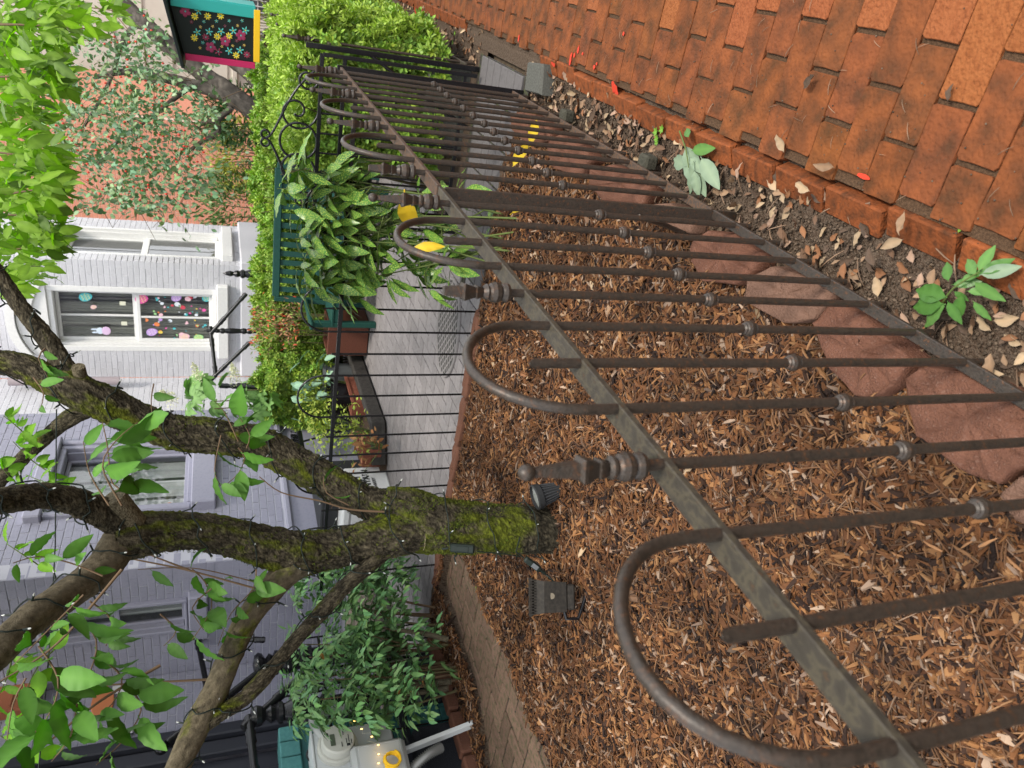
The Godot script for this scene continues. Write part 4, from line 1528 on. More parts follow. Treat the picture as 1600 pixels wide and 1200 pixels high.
	for e in [[0, 20000, .62], [1, 5000, .3], [4, 4000, .2]]:
		var p: Array = paths[e[0]]
		for q in e[1]:
			var k := rng.randi_range(0, p.size() - 2)
			if e[0] == 1 and k > p.size() * .62:
				continue
			var c := Vector3(p[k].x, p[k].y, p[k].z)
			var ax := (Vector3(p[k + 1].x, p[k + 1].y, p[k + 1].z) - c).normalized()
			var m := ax.cross(rv()).normalized()
			var patch := sin(c.y * 23.0 + m.x * 5.0) + sin(c.y * 41.0 + m.z * 6.0 + 1.0) + rng.randf_range(-.7, .7)
			if c.y < .17 + rng.randf() * .12 or patch < .75 - e[2] or m.dot(-FWD) < -.2:
				continue
			var g := rng.randf_range(.5, 1.35)
			xs.push_back(aim(c + m * (p[k].w * rng.randf_range(.99, 1.05) + .0015), (m * .45 + rv(.9)).normalized(), m + rv(.4), rng.randf_range(.7, 1.6)))
			cs.push_back(Color(g * rng.randf_range(.8, 1.2), g, g * .8))
	stuff("moss", ms.mesh(), M.moss, xs, cs, t)
	tree_leaves(t)
	string_lights(paths)

func twig(parent: Node3D, pts: Array, r: float, mt: Material) -> void:
	var w := []
	for k in pts.size():
		w.push_back(Vector4(pts[k].x, pts[k].y, pts[k].z, lerpf(r, r * .45, float(k) / (pts.size() - 1))))
	w = smooth_path(w, .03)
	var b := Mb.new()
	b.tube(only_points(w), only_radii(w), 6)
	obj("twig", b.mesh(), mt, parent)

func tree_leaves(t: Node3D) -> void:
	var meshes := []
	for k in 4:
		var b := Mb.new()
		b.leaf(1.0, .40 + .05 * (k % 3), .16 + .14 * (k % 2), .3 + .5 * k / 3.0, 9, .40, .10)
		meshes.push_back(b.mesh())
	var mats := []
	for k in 5:
		var f: float = [.75, .92, 1.05, 1.2, .62][k]
		mats.push_back(leafmat(lin(.10 * f, .24 * f, .04 * f), lin(.24 * f, .48 * f, .03), .5))
	var bright := []
	for k in 3:
		var f: float = [.9, 1.1, 1.3][k]
		bright.push_back(leafmat(lin(.20 * f, .40 * f, .045 * f), lin(.42 * f, .72 * f, .06), .5))
	# sprays: twig as pixels, depth change, leaves, leaf length in pixels, bright
	var sprays := [
		[[[372, 690], [362, 668], [348, 640], [335, 628]], .0, 5, 62, 0], [[[385, 700], [390, 680], [372, 650]], -.05, 4, 72, 0], [[[372, 700], [382, 715], [372, 740], [350, 760]], -.06, 5, 72, 0], [[[345, 680], [335, 735], [345, 760]], -.05, 3, 56, 0],
		[[[200, 770], [175, 755], [168, 700], [160, 660]], -.55, 6, 78, 0], [[[190, 790], [160, 730], [180, 690], [215, 660]], -.6, 6, 92, 0], [[[170, 790], [140, 740], [130, 690]], -.5, 4, 64, 0],
		[[[70, 545], [60, 560], [75, 590]], -.1, 4, 42, 0], [[[52, 590], [68, 615], [62, 640]], -.12, 3, 40, 0], [[[240, 600], [236, 625], [238, 655]], 0.0, 2, 42, 0], [[[545, 790], [510, 770], [505, 745]], -.05, 2, 52, 0],
		[[[430, 920], [380, 905], [300, 888], [215, 890]], -.2, 4, 46, 0], [[[300, 890], [320, 910], [330, 950], [300, 1000]], -.25, 7, 58, 0], [[[400, 890], [395, 920], [360, 960], [340, 1010]], -.25, 8, 62, 0], [[[250, 960], [275, 985], [255, 1010]], -.25, 3, 46, 0], [[[330, 920], [300, 950], [318, 985]], -.28, 5, 60, 0],
		[[[160, 900], [110, 880], [60, 870], [20, 880]], -.5, 6, 56, 0], [[[130, 930], [100, 960], [60, 1000], [20, 1040]], -.7, 9, 74, 0], [[[120, 960], [150, 1000], [140, 1050], [110, 1090]], -.7, 9, 78, 0], [[[60, 1010], [90, 1060], [80, 1110], [50, 1150]], -.75, 9, 80, 0],
		[[[160, 1030], [190, 1060], [175, 1100], [130, 1140]], -.72, 8, 76, 0], [[[40, 1060], [20, 1100], [10, 1160]], -.7, 7, 70, 0], [[[200, 1070], [220, 1110], [190, 1160], [150, 1195]], -.72, 7, 76, 0], [[[120, 1100], [110, 1150], [80, 1190]], -.75, 6, 76, 0], [[[140, 940], [175, 970], [165, 1010]], -.6, 5, 58, 0],
		[[[60, 700], [30, 670], [5, 650]], .2, 12, 34, 1], [[[80, 740], [50, 720], [20, 690]], .25, 12, 34, 1], [[[95, 770], [70, 755], [40, 742]], .1, 9, 38, 1], [[[30, 760], [10, 740], [-5, 720]], .3, 9, 34, 1], [[[70, 890], [40, 870], [10, 850]], .1, 8, 34, 1],
		[[[20, 1020], [10, 1060], [-10, 1100]], -.3, 7, 46, 1], [[[60, 1180], [30, 1170], [0, 1150]], -.3, 7, 52, 1], [[[90, 1010], [60, 1040], [40, 1080]], -.5, 5, 52, 1]]
	for s in sprays:
		var pts := []
		for q in s[0]:
			pts.push_back(far(q[0], q[1], depth_at(q[0]) + s[1] + rng.randf_range(-.03, .03)))
		twig(t, pts, .0028, M.twig if s[4] == 0 else M.green_stem)
		var cnt: int = int(s[2] * 1.1)
		for k in cnt:
			var u := (k + .7) / cnt
			var f := u * (pts.size() - 1)
			var i := mini(int(f), pts.size() - 2)
			var p: Vector3 = pts[i].lerp(pts[i + 1], f - i)
			var ax: Vector3 = (pts[i + 1] - pts[i]).normalized()
			var side := ax.cross(Vector3.UP).normalized() * (1.0 if k % 2 else -1.0)
			var dir := (side * .7 + ax * .45 + Vector3.DOWN * rng.randf_range(.2, 1.3) + rv(.6)).normalized()
			var size: float = s[3] * (EYE.distance_to(p) * .95) / FOCAL * rng.randf_range(.48, .92)
			var upn := (Vector3.UP * .6 - FWD * .25 + rv(.85)).normalized()
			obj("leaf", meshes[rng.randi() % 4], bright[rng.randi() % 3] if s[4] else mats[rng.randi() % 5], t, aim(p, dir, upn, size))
	# bare thin stems and the tied shoot
	for e in [[[[435, 930], [300, 893], [190, 870], [150, 855]], .1], [[[300, 893], [215, 860]], .08], [[[325, 1062], [250, 1066], [180, 1070], [140, 1072]], -.2], [[[190, 890], [90, 1005], [0, 1065]], -.6], [[[250, 1040], [150, 1100], [40, 1190]], -.7], [[[600, 800], [545, 796], [500, 783], [440, 770], [405, 745]], -.1]]:
		var pts := []
		for q in e[0]:
			pts.push_back(far(q[0], q[1], depth_at(q[0]) + e[1]))
		twig(t, pts, .0045, M.twig)

func string_lights(paths: Array) -> void:
	var l := thing("string_lights", "dark green string lights with tiny clear bulbs wound round the mossy tree", "string lights")
	var bm := Mb.new()
	bm.tube([Vector3(0, 0, 0), Vector3(0, .022, 0)], .0033, 6)
	var pin := Mb.new()
	pin.tube([Vector3(0, .020, 0), Vector3(0, .027, 0), Vector3(0, .033, 0)], [.0024, .0028, .0014], 6)
	var holder := bm.mesh()
	var tip := pin.mesh()
	for e in [[0, 5.0], [1, 9.0], [2, 3.5], [4, 6.0], [5, 4.0], [6, 4.5], [7, 5.0], [8, 4.0]]:
		var p: Array = paths[e[0]]
		var pts := []
		var cnt := int(e[1] * 14.0)
		var side := Vector3.RIGHT
		for k in cnt + 1:
			var u := clampf(float(k) / cnt + .016 * sin(k * .9), 0, 1)
			var i := mini(int(u * (p.size() - 1)), p.size() - 2)
			var c := Vector3(p[i].x, p[i].y, p[i].z)
			var ax := (Vector3(p[i + 1].x, p[i + 1].y, p[i + 1].z) - c).normalized()
			side = (side - ax * side.dot(ax)).normalized()
			var a := TAU * float(k) / 14.0
			var m := side * cos(a) + ax.cross(side) * sin(a)
			pts.push_back(c + m * (p[i].w * 1.07 + .004 + rng.randf_range(0, .004)) + ax * rng.randf_range(-.012, .012))
		var w := []
		for q in pts:
			w.push_back(Vector4(q.x, q.y, q.z, .0026))
		w = smooth_path(w, .02)
		var b := Mb.new()
		b.tube(only_points(w), .0026, 5)
		obj("wire", b.mesh(), M.cable, l)
		for k in range(2, pts.size(), 3):
			var i := mini(int(float(k) / cnt * (p.size() - 1)), p.size() - 1)
			var m: Vector3 = (pts[k] - Vector3(p[i].x, p[i].y, p[i].z)).normalized()
			if m.dot(FWD) > .5:
				continue
			var tr := aim(pts[k], m + rv(.5), rv())
			tr.basis = Basis(tr.basis.z, tr.basis.x, tr.basis.y)
			var hd := obj("bulb_holder", holder, M.cable, l, tr)
			obj("bulb", tip, M.bulb, hd)
	# hanging straight cable and the two plug boxes
	var b := Mb.new()
	b.tube([far(60, 1200, 2.2), far(78, 1000, 2.35), far(86, 850, 2.5), far(88, 640, 2.75)], .0022, 6)
	obj("cable", b.mesh(), M.cable, l)
	b = Mb.new()
	var a0 := far(690, 858, 3.06)
	b.x = aim(far(722, 857, 3.06), far(745, 862, 3.06) - a0, -FWD)
	b.box(Vector3.ZERO, Vector3(.10, .03, .034), .006)
	b.box(Vector3(0, .016, 0), Vector3(.05, .004, .02), .001)
	b.x = Transform3D()
	b.tube([a0, far(700, 857, 3.06)], .004, 6)
	b.tube([far(745, 862, 3.06), far(790, 866, 3.12), far(812, 870, 3.16)], .0025, 6)
	obj("power_box", b.mesh(), M.cable, l)

# ---------------------------------------------------------------- hedge
func sprig_mesh(n: int, len: float, wid: float, spread: float) -> ArrayMesh:
	var b := Mb.new()
	for k in n:
		var u := float(k) / n
		var a := 2.4 * k
		var el := lerpf(.35, 1.25, u) + .1 * sin(k * 5.0)
		var dir := Vector3(sin(el), cos(a) * cos(el), sin(a) * cos(el)).normalized()
		var at := Vector3(spread * u, 0, 0)
		b.x = aim(at, dir, Vector3(1, .2, .1), 1.0)
		b.leaf(len * lerpf(1.0, .7, u), wid * lerpf(1.0, .8, u), .28, .35, 3, .55)
	b.x = Transform3D()
	b.col = Color(.8, .8, .6)
	b.tube([Vector3(-.05, 0, 0), Vector3(spread, 0, 0)], .0012, 4, false)
	return b.mesh()

func hedge_and_shrubs() -> void:
	var h := thing("hedge", "bright yellow green clipped hedge running along the pavement fence and behind the bench", "hedge")
	var sm := [sprig_mesh(9, .046, .020, .055), sprig_mesh(7, .052, .022, .05)]
	var lump := noise(1.0)
	var lists := [[], []]
	var cols := [[], []]
	# lo, hi corners of the clipped volumes; sprigs grow out of their skins
	for e in [[Vector3(4.50, .12, -.68), Vector3(6.0, .88, .03), 14000], [Vector3(5.9, .12, -.72), Vector3(9.6, .72, .03), 17000], [Vector3(7.2, .1, -3.3), Vector3(8.3, .94, -.5), 17000], [Vector3(6.95, .3, -4.2), Vector3(7.7, .95, -3.3), 7000]]:
		var lo: Vector3 = e[0]
		var hi: Vector3 = e[1]
		var s := hi - lo
		var areas := [s.x * s.z, s.y * s.z, s.x * s.y]
		var total: float = areas[0] + areas[1] + areas[2]
		for k in e[2]:
			var r := rng.randf() * total
			var p := Vector3(lo.x + s.x * rng.randf(), lo.y + s.y * rng.randf(), lo.z + s.z * rng.randf())
			var m := Vector3.UP
			if r < areas[0]:
				p.y = hi.y
			elif r < areas[0] + areas[1]:
				p.x = lo.x
				m = Vector3.LEFT
			else:
				p.z = hi.z
				m = Vector3.BACK
			var l := lump.get_noise_3d(p.x * 1.7, p.y * 1.7, p.z * 1.7) * .17 + lump.get_noise_3d(p.x * 5, p.y * 5, p.z * 5) * .14
			var deep := rng.randf() * rng.randf() * .17
			p += m * (l - deep)
			if not in_view(p, 60):
				continue
			var dir := (m + Vector3.UP * .55 + rv(.65)).normalized()
			var g := rng.randf_range(.62, 1.12)
			var q := rng.randi() % 2
			lists[q].push_back(aim(p, dir, rv(), rng.randf_range(.75, 1.25)))
			cols[q].push_back(Color(g * rng.randf_range(.72, 1.05), g, g * rng.randf_range(.6, 1.1)))
	# loose shoots that stand above the clipped line and hang over the fence
	for k in 900:
		var p := Vector3(rng.randf_range(4.3, 6.0) if k % 2 else rng.randf_range(6.0, 8.5), (.86 if k % 2 else .72) + rng.randf_range(0, .17), rng.randf_range(-.7, .05))
		if k % 3 == 0:
			p = Vector3(rng.randf_range(4.45, 7.0), rng.randf_range(.25, 1.0), rng.randf_range(.0, .17))
		for j in 3:
			lists[0].push_back(aim(p + rv(.03), (Vector3.UP + rv(.6)).normalized(), rv(), rng.randf_range(.8, 1.2)))
			var g := rng.randf_range(.85, 1.15)
			cols[0].push_back(Color(g * .95, g, g * .8))
	for q in 2:
		stuff("foliage", sm[q], M.hedge, lists[q], cols[q], h)
	# branches inside
	var b := Mb.new()
	for k in 260:
		var x := rng.randf_range(4.5, 9.2)
		var z := rng.randf_range(-.9, -.1)
		if k > 130:
			x = rng.randf_range(7.3, 8.1)
			z = rng.randf_range(-4.1, -.9)
		b.tube([Vector3(x, -.02, z), Vector3(x + rng.randf_range(-.15, .1), .5, z + rng.randf_range(-.1, .1)), Vector3(x + rng.randf_range(-.3, .2), 1.02, z + rng.randf_range(-.2, .2))], [.012, .008, .003], 5, false)
	obj("branches", b.mesh(), M.stem, h)
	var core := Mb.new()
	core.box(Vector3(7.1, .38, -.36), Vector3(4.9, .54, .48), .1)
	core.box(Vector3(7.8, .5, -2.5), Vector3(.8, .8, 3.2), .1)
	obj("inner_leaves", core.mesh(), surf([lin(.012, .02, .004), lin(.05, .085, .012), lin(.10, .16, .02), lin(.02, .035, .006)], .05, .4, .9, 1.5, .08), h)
	# white tag caught in the hedge
	var wp := on_z(489, 34, -.05)
	b = Mb.new()
	b.box(Vector3.ZERO, Vector3(.05, .07, .012), .004)
	tag(obj("plant_tag", b.mesh(), M.white, null, Transform3D(Basis.from_euler(Vector3(.2, .6, .3)), wp)), "small blank white tag caught in the hedge above the street fence", "tag")

	# coral flowering plant beside the bench end
	var fl := thing("flowering_shrub", "coral and orange flowering shrub growing past the bench end", "shrub")
	var xs := []
	var cs := []
	for k in 900:
		var p := on_x(rng.randf_range(392, 470), rng.randfn(512, 20), rng.randf_range(6.75, 7.1))
		xs.push_back(aim(p, Vector3.UP + rv(1.0), rv(), rng.randf_range(.5, 1.1)))
		var r := rng.randf()
		cs.push_back(Color(.62, .10, .05) if r < .16 else Color(.55, .28, .16) if r < .4 else Color(.30, .40, .10) if r < .75 else Color(.22, .13, .09))
	var lm := Mb.new()
	lm.leaf(.05, .014, .2, .5, 3)
	stuff("foliage", lm.mesh(), leafmat(Color.WHITE, lin(.12, .10, .04), .5), xs, cs, fl)
	b = Mb.new()
	for k in 14:
		var p := on_x(rng.randf_range(480, 500), rng.randfn(512, 16), 6.95)
		b.tube([Vector3(p.x, 0, p.z), p, p + Vector3(rng.randf_range(-.05, .05), .4, rng.randf_range(-.08, .08))], [.005, .004, .002], 5)
	obj("stem", b.mesh(), M.stem, fl)

	# shrubs against the red brick house
	for e in [[Vector3(12.6, 0, -3.6), 1.75, .75, "loose green shrub against the red brick house, nearest its grey neighbour", lin(.11, .20, .06)], [Vector3(12.9, 0, -2.8), 1.55, .7, "golden green shrub against the middle of the red brick house", lin(.34, .36, .06)], [Vector3(12.4, 0, -2.1), 1.7, .5, "dark leathery shrub in front of the pale end of the red brick house", lin(.05, .12, .035)]]:
		var sh := thing("shrub", e[3], "shrub", e[0], 0.0, "shrubs along the red brick house")
		xs = []
		cs = []
		for k in 1700:
			var m := rv().normalized()
			var p: Vector3 = Vector3(0, e[1] * .6, 0) + m * Vector3(e[2], e[1] * .42, e[2]) * sqrt(rng.randf_range(.2, 1.0))
			xs.push_back(aim(p, m + rv(.8) + Vector3.UP * .3, rv(), rng.randf_range(1.3, 2.8)))
			var g := rng.randf_range(.6, 1.2)
			cs.push_back(Color(g, g, g))
		stuff("foliage", lm.mesh(), leafmat(e[4], e[4] * .8, .5), xs, cs, sh)
		b = Mb.new()
		for k in 6:
			b.tube([Vector3(rng.randf_range(-.1, .1), 0, rng.randf_range(-.1, .1)), Vector3(rng.randf_range(-.4, .4), e[1] * .9, rng.randf_range(-.4, .4))], [.02, .006], 5)
		obj("stem", b.mesh(), M.stem, sh)

	# oakleaf hydrangea by the recess of the lavender house
	var hy := thing("hydrangea", "oakleaf hydrangea with cream flower spikes beside the lavender house", "shrub")
	var lob := Mb.new()
	for k in 5:
		var a := (k - 2) * .62
		lob.x = Transform3D(Basis(Vector3.UP, a), Vector3(.0, .0005 * k, 0))
		lob.leaf(.19 - .035 * absf(k - 2), .075, .12, .3, 4)
	var lobm := lob.mesh()
	for k in 40:
		var p := on_x(rng.randf_range(285, 440), rng.randf_range(592, 648), rng.randf_range(6.7, 7.3))
		if p.z > -3.6:
			p.z = -3.6 - rng.randf() * .2
		var tone := rng.randf_range(.75, 1.15)
		obj("leaf", lobm, M.hydrangea, hy, aim(p, rv() + Vector3.DOWN * .5 - Vector3(.5, 0, 0), Vector3.UP + rv(.6), tone))
	for e in [[[251, 611], [277, 628]], [[301, 568], [313, 597]], [[362, 569], [369, 597]]]:
		var a := on_x(e[0][0], e[0][1], 7.0)
		var c := on_x(e[1][0], e[1][1], 7.0)
		xs = []
		cs = []
		for k in 240:
			var u := rng.randf()
			var p := c.lerp(a, u) + rv(.062 * (1.15 - u))
			xs.push_back(aim(p, rv(), rv(), rng.randf_range(.5, 1.0)))
			var g := rng.randf_range(.8, 1.0)
			cs.push_back(Color(g * .86, g * .86, g * .66))
		var pet := Mb.new()
		pet.leaf(.024, .02, .1, .2, 2)
		stuff("flower_spike", pet.mesh(), leafmat(Color.WHITE, lin(.5, .5, .4), .6), xs, cs, hy)
	b = Mb.new()
	for k in 7:
		var p := on_x(rng.randf_range(330, 400), rng.randf_range(600, 640), 7.0)
		b.tube([Vector3(p.x + .1, 0, p.z), p], [.012, .006], 5)
	obj("stem", b.mesh(), M.stem, hy)

# ---------------------------------------------------------------- bench and pots
func bench() -> void:
	var t := thing("garden_bench", "dark green slatted wooden bench facing the garden in front of the hedge", "bench", Vector3(6.6, 0, -2.03))
	var half := .66
	for s in [-1.0, 1.0]:
		var z: float = s * half
		var b := Mb.new()
		b.box(Vector3(-.22, .30, z), Vector3(.055, .60, .055), .005)
		obj("leg", b.mesh(), M.bench, t)
		b = Mb.new()
		b.x = Transform3D(Basis(Vector3.BACK, -.13), Vector3(.24, 0, z))
		b.box(Vector3(0, .45, 0), Vector3(.055, .94, .05), .005)
		obj("leg", b.mesh(), M.bench, t)
		b = Mb.new()
		b.box(Vector3(.0, .615, z), Vector3(.58, .03, .075), .008)
		obj("armrest", b.mesh(), M.bench, t)
		b = Mb.new()
		b.box(Vector3(.0, .37, z), Vector3(.42, .07, .03), .004)
		obj("side_rail", b.mesh(), M.bench, t)
	var b := Mb.new()
	b.x = Transform3D(Basis(Vector3.BACK, -.13), Vector3(.24, 0, 0))
	b.box(Vector3(-.005, .905, 0), Vector3(.04, .07, half * 2 - .05), .006)
	obj("back_rail", b.mesh(), M.bench, t)
	b = Mb.new()
	b.x = Transform3D(Basis(Vector3.BACK, -.13), Vector3(.24, 0, 0))
	b.box(Vector3(-.005, .50, 0), Vector3(.035, .06, half * 2 - .05), .006)
	obj("back_rail", b.mesh(), M.bench, t)
	for k in 13:
		b = Mb.new()
		b.x = Transform3D(Basis(Vector3.BACK, -.13), Vector3(.24, 0, 0))
		b.box(Vector3(0, .70, -half + .10 + k * .0935), Vector3(.016, .345, .055), .003)
		obj("back_slat", b.mesh(), M.bench, t)
	for k in 6:
		b = Mb.new()
		b.box(Vector3(-.22 + k * .078, .42, 0), Vector3(.066, .022, half * 2 + .02), .004)
		obj("seat_slat", b.mesh(), M.bench, t)
	b = Mb.new()
	b.box(Vector3(-.235, .365, 0), Vector3(.022, .08, half * 2 - .06), .004)
	obj("seat_rail", b.mesh(), M.bench, t)

func pot_mesh(r0: float, r1: float, h: float) -> ArrayMesh:
	var b := Mb.new()
	b.lathe([Vector2(0, .0), Vector2(r0, 0), Vector2(lerpf(r0, r1, .5) * 1.02, h * .5), Vector2(r1, h * .9), Vector2(r1 * 1.06, h * .91), Vector2(r1 * 1.06, h), Vector2(r1 * .95, h), Vector2(r1 * .9, h * .86), Vector2(0, h * .85)], 20)
	return b.mesh()

func small_plant(called: String, label: String, cat: String, at: Vector3, r: float, h: float, count: int, leaf: ArrayMesh, mt: Material, size: float, grp := "") -> Node3D:
	var o := thing(called, label, cat, at, 0.0, grp)
	var xs := []
	var cs := []
	for k in count:
		var m := Vector3(rng.randfn(0, .5), rng.randf_range(.1, 1.0), rng.randfn(0, .5))
		var p := m * Vector3(r, h, r)
		xs.push_back(aim(p, Vector3(m.x, .3, m.z) + rv(.8), Vector3.UP + rv(.5), size * rng.randf_range(.6, 1.2)))
		var g := rng.randf_range(.65, 1.15)
		cs.push_back(Color(g * rng.randf_range(.85, 1.1), g, g))
	stuff("foliage", leaf, mt, xs, cs, o)
	var b := Mb.new()
	for k in 9:
		b.tube([Vector3(rng.randf_range(-.02, .02), 0, rng.randf_range(-.02, .02)), Vector3(rng.randf_range(-r, r) * .7, h * .7, rng.randf_range(-r, r) * .7)], [.005, .002], 5)
	obj("stem", b.mesh(), M.green_stem, o)
	return o

func planters() -> void:
	# cube planter
	var cp := on_y(576, 530, 0)
	var t := thing("cube_planter", "redwood brown cube planter beside the bench", "planter", Vector3(cp.x + .17, 0, cp.z))
	var wood := surf([lin(.085, .032, .022), lin(.13, .05, .034), lin(.11, .042, .03)], .03, .4, .5)
	var b := Mb.new()
	for s in [-1.0, 1.0]:
		b.box(Vector3(s * .17, .21, 0), Vector3(.03, .40, .37), .004)
		b.box(Vector3(0, .21, s * .17), Vector3(.309, .40, .03), .004)
	obj("side", b.mesh(), wood, t)
	b = Mb.new()
	b.box(Vector3(0, .36, 0), Vector3(.31, .02, .31))
	obj("earth", b.mesh(), M.soil, t)
	b = Mb.new()
	b.box(Vector3(0, .01, 0), Vector3(.33, .03, .33))
	obj("base", b.mesh(), M.dark, t)
	# timber kerb of the planting bed at the house wall
	var k0 := on_y(561, 553, .02)
	var k1 := on_y(600, 664, .02)
	var k2 := on_y(601, 722, .02)
	for e in [[k0, k1, "dark timber kerb slanting from the cube planter to the bed corner"], [k1, k2, "dark timber kerb in front of the terracotta troughs and the white cool box"]]:
		var a: Vector3 = e[0]
		var c: Vector3 = e[1]
		b = Mb.new()
		b.x = aim((a + c) / 2 + Vector3(0, .04, 0), c - a, Vector3.UP)
		b.box(Vector3(0, .02, 0), Vector3(a.distance_to(c) + .05, .13, .09), .008)
		tag(obj("timber_kerb", b.mesh(), M.planter_wood), e[2], "kerb", "timber kerbs of the planting bed")
	b = Mb.new()
	b.prism([Vector2(k0.x, k0.z), Vector2(k1.x, k1.z - .03), Vector2(k2.x, k2.z - .03), Vector2(k2.x - .1, -4.26), Vector2(7.6, -4.26)], -.01, .06)
	struct("planting_bed", b.mesh(), M.soil)
	# pots
	var leaf := Mb.new()
	leaf.leaf(1, .55, .2, .3, 4)
	var lm := leaf.mesh()
	var narrow := Mb.new()
	narrow.leaf(1, .34, .2, .5, 4)
	var nm := narrow.mesh()
	var yellow := leafmat(lin(.42, .50, .09), lin(.34, .42, .06), .45)
	var p := on_y(572, 603, .06)
	b = Mb.new()
	obj("plant_pot", pot_mesh(.13, .2, .34), M.black_iron, null, Transform3D(Basis.IDENTITY, Vector3(p.x + .12, .06, p.z - .22)))
	tag(get_node("plant_pot"), "large round black pot under the yellow green sedum", "pot")
	small_plant("sedum", "yellow green sedum spilling over the large black pot", "plant", Vector3(p.x + .12, .37, p.z - .22), .28, .34, 420, lm, yellow, .045)
	p = on_y(560, 573, .06)
	obj("plant_pot", pot_mesh(.12, .17, .36), plain(lin(.12, .13, .135), .5), null, Transform3D(Basis.IDENTITY, Vector3(p.x + .15, .06, p.z - .2)))
	tag(get_node("plant_pot_001"), "slate grey tapered pot between the cube planter and the black pot", "pot")
	var tro := [[on_y(572, 604, .06), .5, "terracotta trough in front of the large black pot"], [on_y(593, 686, .06), .34, "terracotta trough in front of the dark grey tub, next to the white cool box"]]
	for e in tro:
		var q: Vector3 = e[0]
		var tr := thing("terracotta_trough", e[2], "planter", Vector3(q.x + .03, .06, q.z - .13), .0, "terracotta troughs")
		b = Mb.new()
		for s in [-1.0, 1.0]:
			b.box(Vector3(0, .085, s * .075), Vector3(e[1], .17, .018), .004)
			b.box(Vector3(s * (e[1] / 2 - .009), .085, 0), Vector3(.018, .169, .131), .004)
		b.box(Vector3(0, .16, .088), Vector3(e[1] + .01, .035, .012), .004)
		obj("side", b.mesh(), M.terracotta, tr)
		b = Mb.new()
		b.box(Vector3(0, .13, 0), Vector3(e[1] - .04, .01, .13))
		obj("earth", b.mesh(), M.soil, tr)
	p = on_y(588, 655, .18)
	small_plant("sedum", "tall yellow green sedum in front of the water table of the slate house", "plant", Vector3(p.x + .1, .2, p.z - .2), .26, .50, 420, lm, yellow, .045)
	var dry := leafmat(lin(.36, .17, .075), lin(.2, .1, .04), .7)
	small_plant("dried_plant", "withered brown plant drooping over the terracotta trough", "plant", Vector3(p.x - .25, .16, p.z - .12), .22, .24, 40, lm, dry, .075)
	p = on_y(596, 712, .1)
	small_plant("dried_plant", "rust coloured withered leaves beside the white cool box", "plant", Vector3(p.x + .0, .25, p.z - .28), .18, .34, 60, lm, dry, .07)
	# dark tub
	p = on_y(594, 700, .06)
	b = Mb.new()
	b.box(Vector3(0, .26, 0), Vector3(.62, .52, .36), .015)
	b.box(Vector3(0, .535, 0), Vector3(.66, .04, .40), .012)
	tag(obj("storage_tub", b.mesh(), plain(lin(.035, .036, .038), .55), null, Transform3D(Basis.IDENTITY, Vector3(p.x - .05, .06, p.z - .48))), "dark grey lidded tub behind the second terracotta trough", "tub")
	# bristly broom
	p = on_z(475, 690, -4.14)
	var br := thing("broom", "black bristle broom head leaning on the grey house base", "broom", Vector3(p.x, 0, -4.17))
	b = Mb.new()
	b.tube([Vector3(.1, .06, .12), Vector3(.0, .62, .03)], .011, 8)
	obj("handle", b.mesh(), M.black_iron, br)
	b = Mb.new()
	b.box(Vector3(0, .64, .03), Vector3(.34, .05, .06), .008)
	obj("head", b.mesh(), M.black_iron, br)
	b = Mb.new()
	for k in 150:
		var q := Vector3(rng.randf_range(-.16, .16), .66, .03 + rng.randf_range(-.025, .025))
		b.tube([q, q + Vector3(rng.randf_range(-.02, .02), .075, rng.randf_range(-.02, .02))], .0022, 3)
	obj("bristles", b.mesh(), M.black_iron, br)
	# stone ledge with a white pot, pale leaved plant
	var lp := on_z(452, 632, -4.1)
	b = Mb.new()
	b.box(Vector3(lp.x + .2, .58, -4.12), Vector3(.55, .16, .3), .01)
	b.box(Vector3(lp.x + .2, .25, -4.14), Vector3(.4, .5, .22), .01)
	tag(obj("stone_ledge", b.mesh(), M.slate_paint), "grey stone ledge at the corner of the slate house holding a white pot", "ledge")
	obj("flower_pot", pot_mesh(.06, .085, .12), M.white, null, Transform3D(Basis.IDENTITY, Vector3(lp.x + .28, .66, -4.08)))
	tag(get_node("flower_pot"), "small white pot standing on the grey stone ledge", "pot")
	var pb := thing("hosta", "pale blue green broad leaved plant in front of the stone ledge", "plant", Vector3(6.45, .3, -3.40))
	for k in 30:
		var m := Vector3(rng.randfn(0, .14), rng.randf_range(.12, .52), rng.randfn(0, .12))
		obj("leaf", lm, M.blue_leaf, pb, aim(m, Vector3(m.x * 3, -.5, m.z * 3 + .3) + rv(.5), Vector3.UP + rv(.4), rng.randf_range(.09, .15)))
	b = Mb.new()
	for k in 8:
		b.tube([Vector3(0, -.24, 0), Vector3(rng.randf_range(-.15, .15), .4, rng.randf_range(-.12, .12))], .005, 5)
	obj("stem", b.mesh(), M.green_stem, pb)
	# white porch cool box with printed lid side
	var c0 := on_y(614, 768, 0)
	var c1 := on_y(601, 727, 0)
	var zf := (c0.z + c1.z) / 2
	var w := .56
	var top := on_z(524, 735, zf).y
	var cb := thing("cool_box", "white milk delivery cool box with black printed lettering beyond the trunk", "cool box", Vector3(c1.x - w / 2, 0, zf - .19))
	b = Mb.new()
	b.box(Vector3(0, top * .42, 0), Vector3(w, top * .84, .36), .012)
	obj("body", b.mesh(), M.white, cb)
	b = Mb.new()
	b.box(Vector3(0, top * .93, 0), Vector3(w + .02, top * .15, .38), .015)
	obj("lid", b.mesh(), M.white, cb)
	var font := SystemFont.new()
	font.font_names = PackedStringArray(["Droid Sans"])
	font.font_weight = 700
	var line := 0
